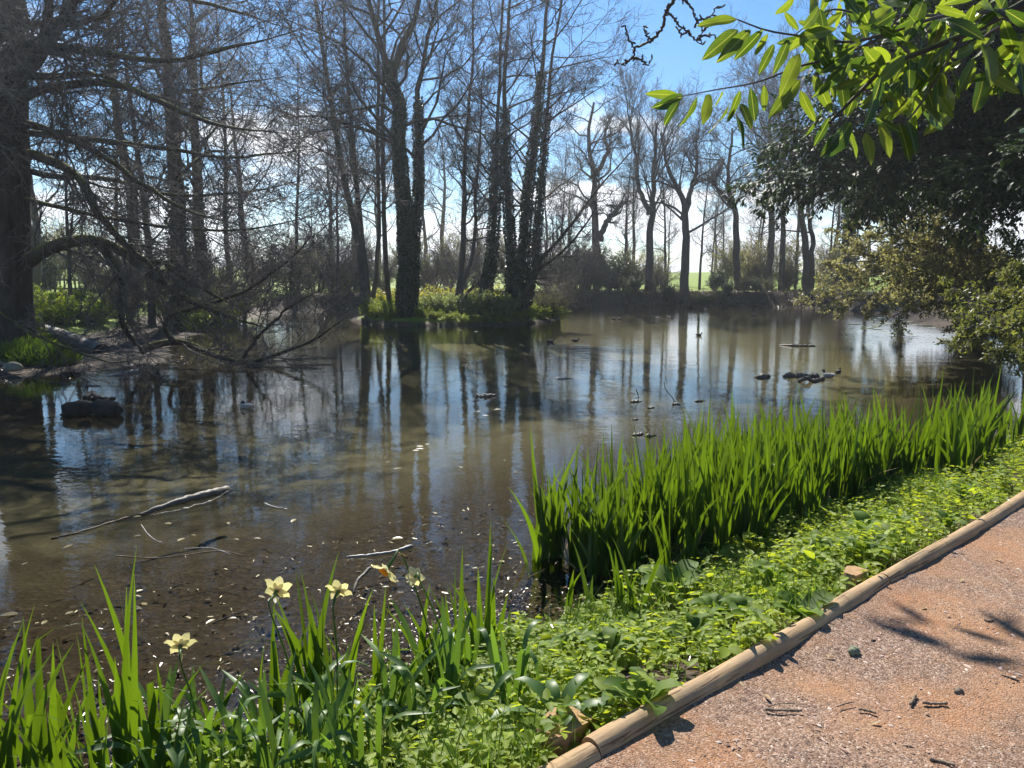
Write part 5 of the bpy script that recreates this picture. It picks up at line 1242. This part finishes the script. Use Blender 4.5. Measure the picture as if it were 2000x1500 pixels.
stick('floating_stick', 'forked dry twig standing on a tuft of brown leaves', 'stick', [w(276, 1025, .03), w(288, 1042, .02), w(304, 1055, .005), w(320, 1060, .0)], .004, .004, 'pale_wood', 6)
stick('floating_stick', 'short wet twig near the glittering mud', 'stick', [w(415, 1218, .005), w(450, 1203, .012), w(485, 1190, .01)], .005, .003, 'wet_wood', 6)
stick('floating_stick', 'small bent stick floating alone on blue reflections', 'stick', [w(517, 983, .004), w(535, 990, .01), w(562, 995, .004)], .008, .006, 'pale_wood', 6)
stick('floating_stick', 'dead reed stem leaning at the corner of the iris stand', 'stick', [w(1072, 1068, .0), w(1100, 1090, .03), w(1125, 1110, .05)], .006, .004, 'spathe', 6)
stick('snag', 'thin dark twig poking up out of the open water', 'branch', [w(1242, 778, -.1), at(1247, 775, w(1242, 778)[1]), at(1244, 765, w(1242, 778)[1]), at(1242, 759, w(1242, 778)[1])], .012, .006, 'wet_wood', 6)
stick('snag', 'longer curved twig poking up near the iris tips', 'branch', [w(1320, 788, -.1), at(1312, 775, w(1320, 788)[1]), at(1300, 760, w(1320, 788)[1]), at(1297, 744, w(1320, 788)[1])], .010, .004, 'wet_wood', 6)
for q, (px, py, L, lab) in enumerate([(1242, 785, .10, 'wet clod beneath the dark twig snag'), (1320, 790, .07, 'wet clod at the foot of the curved twig'), (1366, 784, .09, 'pair of small clods above the iris tips'), (1272, 797, .06, 'small dark clod between the two snags'), (1241, 820, .05, 'tiny upright stub in the water left of the iris tips'),
                                      (1246, 850, .08, 'pale clod close behind the iris tips'), (1270, 852, .09, 'brown clod close behind the iris tips'), (1490, 737, .17, 'rounded mud lump left of the floating mud-caked log')]):
    p = w(px, py); V = []; n = 10; t = np.linspace(-1, 1, n); rr = np.sqrt(np.maximum(1-t*t, .02))*L*.42*(1+.25*g.normal(size=n))
    S = p+np.stack([t*L, .3*L*np.sin(t*2), np.full(n, .0)+.008*g.random(n)], 1); V, Q, T = tube_closed(S, rr*.75, 7); V = V+g.normal(size=V.shape)*L*.07
    o = link('mud_clod', mesh_data('mud_clod', V-p, [Q, T], M['dead_wood'], False), None, p); tag(o, lab, 'clod', 'clods in the water')
stick('floating_log', 'mud-caked log floating on the open water, knobbly along its top', 'log', [w(1530, 735), w(1550, 734, .02), w(1575, 735, .02), w(1597, 735, .01)], .06, .05, 'dead_wood', 9, 26, .25)
stick('floating_log', 'shorter bent log lying across the mud-caked one', 'log', [w(1560, 745, .0), w(1575, 738, .09), w(1588, 744, .01), w(1608, 740, .02)], .035, .05, 'dead_wood', 8, 22, .2)
stick('floating_log', 'dotted row of wood just breaking the surface in open water', 'log', [w(930, 774, .0), w(950, 774, .012), w(966, 773, .0)], .03, .03, 'dead_wood', 8, 22, .35)
stick('floating_log', 'thin half-sunk pole with white sparkle in mid pond', 'log', [w(1085, 740, .0), w(1100, 739, .012), w(1117, 739, .0)], .025, .02, 'pale_wood', 8, 16, .3)
stick('floating_log', 'thin half-sunk pole farther out among the trunk reflections', 'log', [w(1523, 674, .0), w(1555, 675, .02), w(1592, 676, .0)], .04, .04, 'dead_wood', 8, 22, .4)
# dark stump and bits by the left mud
p = w(178, 812); n = 12; t = np.linspace(0, 1, n)
S = np.stack([p[0]-.42+t*.85, p[1]+.08*np.sin(t*3), .06+.05*np.sin(t*3.1)], 1); V, Q, T = tube_closed(S, .12+.012*np.sin(t*9)-.05*(t > .95)+.008*g.normal(size=n), 12); V = V+g.normal(size=V.shape)*.012
o = link('sunken_stump', mesh_data('sunken_stump', V-p, [Q, T], M['wet_wood']), None, p); tag(o, 'short black waterlogged stump lying in the shade of the big tree', 'stump')
stick('snag', 'dark curved branch half sunk behind the black stump', 'branch', [w(168, 780, .0), w(180, 768, .06), w(195, 778, .05), w(225, 778, .0)], .05, .03, 'wet_wood', 7)
stick('floating_log', 'white weathered plank of wood afloat off the left mud', 'log', [w(212, 735, .0), w(240, 729, .03), w(270, 725, .03)], .03, .05, 'pale_wood', 7)
stick('floating_log', 'dark log stub on the edge of the left mud', 'log', [w(122, 733, .02), w(140, 730, .05), w(153, 731, .02)], .07, .06, 'wet_wood', 8)
stick('floating_stick', 'long thin pole lying across the left mud', 'stick', [w(0, 738, .03), w(90, 722, .04), w(170, 712, .04), w(230, 705, .03)], .03, .015, 'stick', 7)
# fallen trunk on the left bank
F0, F1 = on(70, 655, .5), on(198, 690, .12)
n = 22; t = np.linspace(0, 1, n); S = F0+(F1-F0)*t[:, None]; S[:, 2] += .03*np.sin(t*5)
V, Q, T = tube_closed(S, .36-.10*t+.015*g.normal(size=n), 14)
ft = thing('fallen_tree', 'bleached fallen tree trunk sloping down to the mud beside the big tree', 'fallen tree', F0)
up = np.linspace(0, 1, len(V)); part('bark', V-F0, [Q], M['dead_wood'], ft); part('broken_end', V-F0, [T], M['wet_wood'], ft, shade=False)
# ivy and grass at the foot of the big tree
def tuft(name, label, cat, c, R, n, L, W, mat, up_=.9, group=None):
    a_ = g.random(n)*6.28; r_ = R*np.sqrt(g.random(n)); P = np.stack([c[0]+r_*np.cos(a_), c[1]+r_*np.sin(a_)*.7, np.zeros(n)], 1)
    P[:, 2] = ground_z(P[:, 0], P[:, 1])+.25*(1-(r_/R)**2)*c[3]*g.random(n)
    D, S_, N = orient(nrm(rand_dirs(n, g)+[0, 0, up_]), nrm(rand_dirs(n, g)+[0, -.5, .4])); l_ = L*g.uniform(.6, 1.3, n)
    V, Q = leaves(P, D, S_, N, l_, l_*W, .1, .25, 6); o_ = np.array([c[0], c[1], ground_z(c[0], c[1])[0]])
    o = link(name, mesh_data(name, V-o_, [Q], M[mat], False), None, o_); return tag(o, label, cat, group)
p = on(70, 705, .15); tuft('grass_mound', 'rounded mound of pale grass in front of the big trunk', 'grass', (p[0], p[1], 0, 1.6), .95, 3800, .22, .10, 'grass', 1.1)
p = on(62, 668, .4); tuft('ivy_clump', 'bright ivy clump at the foot of the big trunk', 'ivy', (p[0], p[1], 0, 3.5), .55, 700, .12, .8, 'spring_leaf', .3)
for q, (px, py) in enumerate([(8, 716), (25, 722)]):
    p = on(px, py, .08); n = 8; t = np.linspace(-1, 1, n); S = p+np.stack([t*.2, .05*t, np.full(n, .04)], 1); V, Q, T = tube_closed(S, np.sqrt(np.maximum(1-t*t, .03))*.14, 9)
    o = link('mossy_stone', mesh_data('mossy_stone', V-p, [Q, T], M['stone']), None, p); tag(o, ('mossy yellow stone on the left mud', 'darker stone beside the mossy one on the left mud')[q], 'stone')
# lily pads under the drooping shrub
k = 12; ph = np.linspace(.25, 2*np.pi-.05, k); V = np.concatenate([[[0, 0, .006]], np.stack([np.cos(ph), np.sin(ph), .004+.01*np.sin(ph*3)], 1)]); q = np.arange(1, k)
PAD = mesh_data('lily_pad', V, [np.stack([np.zeros(k-1, int), q, q+1], 1)], M['lily'], False)
for k in range(85):
    if k < 70: px, py = g.uniform(1690, 1925), 614+27*g.random()**1.1; px -= (py-614)*1.2
    else: px, py = g.uniform(1660, 1850), g.uniform(632, 648)
    p = w(px, py, .006); o = link('lily_pad', PAD, None, p, (.04*g.normal(), .04*g.normal(), g.random()*6.28), (g.uniform(.09, .24),)*3)
    tag(o, 'flat yellow-green lily pad floating below the drooping shrub', 'lily pad', 'lily pads below the drooping shrub')
# drifting leaves, near and far
for k in range(30):
    px, py = [(g.uniform(20, 700), g.uniform(1010, 1230)), (g.uniform(700, 1020), g.uniform(880, 1150))][int(g.random() < .25)]
    p = w(px, py, .005); n1 = 1; D = np.array([[math.cos(k*2.4), math.sin(k*2.4), .03]]); D, S_, N = orient(D); L = g.uniform(.05, .11)
    V, Q = leaves(np.zeros((1, 3)), D, S_, N, np.array([L]), np.array([L*g.uniform(.3, .6)]), .08, .05, 12)
    o = link('drifting_leaf', mesh_data('drifting_leaf', V, [Q], M['floating_leaf']), None, p); tag(o, 'yellowish fallen leaf drifting on the shallow water', 'leaf', 'leaves drifting in the shallows')
FEA = None
for px, py in [(990, 690), (1040, 684), (1075, 701), (1062, 713), (980, 692), (1130, 688), (1145, 689), (1105, 690), (1078, 773), (935, 804), (948, 812), (972, 800), (820, 872), (812, 880), (835, 868), (865, 718), (1063, 705), (1140, 690), (1080, 738), (700, 720), (900, 645), (930, 648), (960, 650), (1010, 652), (1035, 646), (1120, 648), (820, 877)]:
    p = w(px, py, .005); L = .05+.11*g.random()*(p[1]/18); D, S_, N = orient(np.array([[1.0, .2*g.normal(), .02]]))
    V, Q = leaves(np.array([[-L*.5, 0, 0]]), D, S_, N, np.array([L]), np.array([L*.4]), .15, .0, 12)
    o = link('drifting_debris', mesh_data('drifting_debris', V, [Q], M['pale_wood']), None, p); tag(o, 'pale scrap of leaf and bark drifting in mid pond', 'debris', 'scraps drifting in mid pond')

# ------------------------------------------------------------------ water birds
def loft(C_, rx, rz, k=12):
    n = len(C_); ph = np.arange(k)*2*np.pi/k
    V = np.concatenate([np.stack([np.full(k, c[0]), c[1]+rx[i]*np.cos(ph), c[2]+rz[i]*np.sin(ph)], 1) for i, c in enumerate(C_)])
    q = np.arange(k); Q = np.concatenate([np.stack([j*k+q, j*k+(q+1) % k, (j+1)*k+(q+1) % k, (j+1)*k+q], 1) for j in range(n-1)])
    V = np.concatenate([V, [C_[0]], [C_[-1]]]); T = np.concatenate([np.stack([(q+1) % k, q, np.full(k, n*k)], 1), np.stack([(n-1)*k+q, (n-1)*k+(q+1) % k, np.full(k, n*k+1)], 1)])
    return V, Q, T
def duck(px, py, s, rz, label, body='feather_dark', head='feather_dark', tucked=False):
    p = w(px, py); r = thing('duck', label, 'duck', p, None, rz); r.scale = (s,)*3
    C_ = [(-.25, 0, .085), (-.20, 0, .075), (-.11, 0, .055), (0, 0, .045), (.10, 0, .05), (.16, 0, .07), (.19, 0, .085)]
    V, Q, T = loft(C_, [.012, .04, .085, .10, .085, .05, .012], [.008, .03, .065, .08, .075, .05, .012]); part('body', V, [Q, T], M[body], r)
    if tucked: N_ = [(.13, 0, .10), (.10, .01, .15), (.06, .02, .155), (.01, .03, .14)]; rr = [.035, .038, .034, .015]
    else: N_ = [(.14, 0, .07), (.165, 0, .11), (.175, 0, .145), (.195, 0, .170), (.235, 0, .166), (.25, 0, .160)]; rr = [.042, .028, .026, .036, .030, .012]
    S = spline(np.c_[np.array(N_), rr], 14); V, Q, T = tube_closed(S[:, :3], S[:, 3], 10); part('head', V, [Q, T], M[head], r)
    if not tucked:
        V, Q, T = tube_closed([(.245, 0, .160), (.27, 0, .155), (.30, 0, .150)], [.013, .012, .008], 8); V[:, 2] = .155+(V[:, 2]-.155)*.55; part('bill', V, [Q, T], M['bill'], r)
    for sg in (-1, 1):
        V, Q, T = loft([(-.22, sg*.03, .10), (-.12, sg*.068, .09), (.0, sg*.085, .085), (.09, sg*.07, .085)], [.01, .028, .03, .01], [.01, .035, .04, .01], 8); part('wing', V, [Q, T], M[body], r)
    return r
duck(480, 797, .62, 2.7, 'small grey duck asleep on the water in front of the big tree\'s branches', 'feather_pale', 'feather_dark', True)
duck(1618, 737, .75, 1.9, 'pale duck resting by the end of the mud-caked log', 'feather_pale', 'feather_dark')
duck(1637, 729, .6, .9, 'dark duckling-sized bird swimming just past the pale duck', 'feather_dark', 'feather_dark')
for px, py, rz, lab in [(1075, 669, 0, 'moorhen-like dark bird swimming alone in mid pond off the island'), (1124, 667, .2, 'tiny dark bird trailing the one off the island'), (1198, 624, 3, 'dark duck swimming by the far bank nearest the sparkling water'), (1210, 624, 3, 'dark duck following close behind its twin by the sparkling water'), (1284, 622, 3.2, 'pale-sided duck under the upswept tree\'s reflection'),
                        (1306, 620, .3, 'dark duck facing the pale-sided one'), (1378, 604, 2.8, 'white-breasted duck close under the far bank'), (1425, 619, .1, 'dark duck crossing the reflection of the straight trunk'), (1472, 617, .2, 'dark duck crossing near the wooden steps'), (1365, 656, .4, 'lone dark bird out in the blue reflections'), (1530, 600, 1, 'dark bird at the foot of the wooden steps'), (1325, 603, 2, 'dark duck hugging the far bank under the forked oak')]:
    duck(px, py, .6, rz, lab, 'feather_pale' if 'pale' in lab or 'white' in lab else 'feather_dark')

# ------------------------------------------------------------------ fence on the left, steps on the far bank
fa, fb = np.array([-31.5, 46.0]), np.array([-23.0, 48.5]); n = 34
fz = ground_z(fa[0], fa[1])[0]; fo = np.array([fa[0], fa[1], fz])
fe = thing('picket_fence', 'weathered picket fence at the back of the grassy left bank', 'fence', fo)
def box(c, d, hx, hy, hz):
    """box centred at c with the x axis along d (plan)"""
    d = np.array([d[0], d[1], 0]); d = d/np.linalg.norm(d); e = np.array([-d[1], d[0], 0]); z_ = np.array([0, 0, 1.0])
    V = np.array([c+d*hx*a_+e*hy*b_+z_*hz*c_ for c_ in (-1, 1) for a_, b_ in ((-1, -1), (1, -1), (1, 1), (-1, 1))])
    return V, np.array([[3, 2, 1, 0], [4, 5, 6, 7], [0, 1, 5, 4], [1, 2, 6, 5], [2, 3, 7, 6], [3, 0, 4, 7]])
fd = (fb-fa)/np.linalg.norm(fb-fa); FL = np.linalg.norm(fb-fa)
pm = None
for k in range(n):
    q = fa+fd*FL*k/(n-1); z0 = ground_z(q[0], q[1])[0]
    if pm is None:
        V, Q = box(np.array([0, 0, .55]), fd, .045, .014, .55); V = np.concatenate([V, [[0, 0, 1.17]]]); pm = mesh_data('picket', V, [np.delete(Q, 1, 0), np.array([[4, 5, 8], [5, 6, 8], [6, 7, 8], [7, 4, 8]])], M['fence'], False)
    link('picket', pm, fe, (q[0]-fo[0], q[1]-fo[1], z0-fz-.03), (0, .03*g.normal(), 0), (1, 1, .95+.1*g.random()))
for hz in (.30, .82):
    c = np.array([(fa[0]+fb[0])/2, (fa[1]+fb[1])/2, (fz+ground_z(fb[0], fb[1])[0])/2+hz]); V, Q = box(c, fd, FL/2+.1, .02, .045); V = V+np.array([-fd[1], fd[0], 0])*.036; part('rail', V-fo, [Q], M['fence'], fe, shade=False)
s0 = on(1555, 596, .1); so = np.array([s0[0], 55.0, 0])
stp = thing('wooden_steps', 'low dark timber steps leading down the far bank to the water', 'steps', so)
for k in range(4):
    V, Q = box(np.array([.0, .25+.42*k, .10+.22*k]), (1, 0), 1.9-.1*k, .22, .11); part('step', V, [Q], M['wet_wood'] if k < 2 else M['fence'], stp, shade=False)
for sx in (-2.0, 2.0):
    V, Q = box(np.array([sx, .9, .5]), (1, 0), .07, .07, .75); part('post', V, [Q], M['fence'], stp, shade=False)

# ------------------------------------------------------------------ bits on the path
n = 30000; u = g.uniform(-1.2, 6.5, n); v = .02+2.4*g.random(n)**1.6; m = g.random(n) < (.22+.78*np.exp(-v/.35))*(.3+1.2*(vnoise(u, v, 1.6, 61) > .45)); u, v = u[m], v[m]; n = len(u)
X = np.stack([L0[0]+LD[0]*u+LN[0]*v, L0[1]+LD[1]*u+LN[1]*v], 1); Z = PATH_Z-.012+(vnoise(X[:, 0], X[:, 1], 1.7, 21)-.5)*.03
oct_ = np.array([[1, 0, -.5], [0, 1, -.5], [-1, 0, -.5], [0, -1, -.5], [0, 0, 1.2]]); tri = np.array([[0, 1, 4], [1, 2, 4], [2, 3, 4], [3, 0, 4]])
az = g.random(n)*6.28; sz = .0022+.006*g.random(n)**2; sc = np.stack([sz*g.uniform(.9, 2.4, n), sz*g.uniform(.6, 1.2, n), sz*g.uniform(.25, .5, n)], 1)
Vv = oct_[None]*sc[:, None, :]*(1+.25*g.normal(size=(n, 5, 1))); ca, sa = np.cos(az)[:, None], np.sin(az)[:, None]
V = np.stack([Vv[..., 0]*ca-Vv[..., 1]*sa, Vv[..., 0]*sa+Vv[..., 1]*ca, Vv[..., 2]], -1)+np.concatenate([X, Z[:, None]+.002], 1)[:, None, :]
gg = Geo(); gg.add(V.reshape(-1, 3), None, (np.arange(n)[:, None, None]*5+tri[None]).reshape(-1, 3)); o = gg.solo('gravel', M['pebble'], shade=False); stuff(o); o['label'] = 'loose red-brown chippings strewn on the path'
def pz(px, py, dz=.006): return on(px, py, PATH_Z-.008+dz)
for a_, r0, lab in [([(1495, 1386), (1530, 1387), (1566, 1388)], .005, 'straight dark twig on the path near the edging log'), ([(1678, 1385), (1695, 1388), (1712, 1393)], .005, 'stubby dark twig in the middle of the path'), ([(1802, 1372), (1825, 1374), (1850, 1374)], .006, 'thick straight twig on the path beside the fir cone'),
                    ([(1636, 1380), (1652, 1374), (1668, 1371)], .003, 'thin curved twig on the path'), ([(1778, 1376), (1784, 1366), (1789, 1357)], .005, 'short pale twig pointing towards the pond'), ([(1815, 1482), (1838, 1487), (1866, 1496)], .006, 'dark looped twig near the bottom of the path'),
                    ([(1955, 1318), (1975, 1324), (1990, 1329)], .005, 'grey twig lying in the leaf shadow on the path'), ([(1500, 1380), (1525, 1374), (1555, 1375), (1556, 1380)], .002, 'wiry loop of dry grass by the straight dark twig'), ([(1922, 1210), (1932, 1213), (1941, 1211)], .005, 'small brown twig far along the path')]:
    stick('fallen_twig', lab, 'twig', [pz(*c) for c in a_], r0, r0*.8, 'stick', 6, 14, .15)
def lump(name, label, cat, p, L, H, mat, seed, rough=.25):
    gl = np.random.default_rng(seed); n = 9; t = np.linspace(-1, 1, n); S = p+np.stack([t*L*.7, t*L*.4, np.full(n, H*.35)], 1); rr = np.sqrt(np.maximum(1-t*t, .05))*H*(1+rough*gl.normal(size=n))
    V, Q, T = tube_closed(S, rr, 9); V = V+gl.normal(size=V.shape)*H*.08; return tag(link(name, mesh_data(name, V-p, [Q, T], M[mat], False), None, p), label, cat)
lump('lichen_tuft', 'grey-green lichen tuft lying on the path near the edging log', 'lichen', pz(1668, 1275, 0), .034, .020, 'lichen', 1)
lump('fir_cone', 'small brown cone on the path', 'cone', pz(1872, 1353, 0), .026, .014, 'stick', 2, .15)
lump('bark_chip', 'dark bark chip on the path above the lichen tuft', 'bark', pz(1706, 1253, 0), .02, .008, 'wet_wood', 3)
for k, (px, py) in enumerate([(1612, 1281), (1503, 1365), (1720, 1410), (1440, 1330), (1800, 1190), (1960, 1095), (1880, 1130), (1378, 1432)]):
    p = pz(px, py, .004); D, S_, N = orient(np.array([[math.cos(k*1.7), math.sin(k*1.7), .12]])); V, Q = leaves(np.zeros((1, 3)), D, S_, N, np.array([.045]), np.array([.016]), .25, .3, 12)
    tag(link('dry_leaf', mesh_data('dry_leaf', V, [Q], M['spathe']), None, p), 'small dry pale leaf lying on the path', 'leaf', 'dry leaves on the path')

# ------------------------------------------------------------------ rough growth on the far bank's face, and the added haze
g = np.random.default_rng(404)
n = 40000; x = g.uniform(-12, 21, n); y = g.uniform(48, 59, n); z, s, _ = terrain(x, y)
k = (s > -.05) & (s < 1.6) & (g.random(n) < .15+.85*(vnoise(x, y, .7, 71) > .4)); x, y, z = x[k], y[k], z[k]; n = len(x)
P = np.stack([x, y, z+.02+.10*g.random(n)], 1)
D, S_, N = orient(nrm(rand_dirs(n, g)+[0, -.5, -.35]), nrm(rand_dirs(n, g)+[0, -.6, .5])); L = g.uniform(.12, .45, n)
V, Q = leaves(P, D, S_, N, L, L*g.uniform(.05, .22, n), .1, .25, 6)
m = g.random(n) < .62; Q = Q.reshape(n, 2, 4)
for nm, mk, mt, lab in (('bank_bracken', m, 'dead_leaf', 'brown dead bracken and leaves clothing the far bank'), ('bank_weeds', ~m, 'evergreen', 'dark green weeds growing on the far bank')):
    o = link(nm, mesh_data(nm, V, [Q[mk].reshape(-1, 4)], M[mt], False)); stuff(o); o['label'] = lab

# thin haze added in place of the lens glare, brighter towards the sun
b = NT('haze'); pv_ = b.n('ShaderNodeVolumePrincipled'); pv_.inputs['Color'].default_value = (0.90, 0.95, 1.0, 1)
pv_.inputs['Density'].default_value = 0.00075; pv_.inputs['Anisotropy'].default_value = 0.6
b.l(pv_.outputs[0], b.out.inputs['Volume'])
V, Q = box(np.array([0, 285.0, 17.5]), (1, 0), 340, 330, 19.5)
stuff(link('haze', mesh_data('haze', V, [Q], b.m, False)))['label'] = 'thin haze added over the pond, standing in for the veil of lens glare'
scene.cycles.volume_bounces = 0
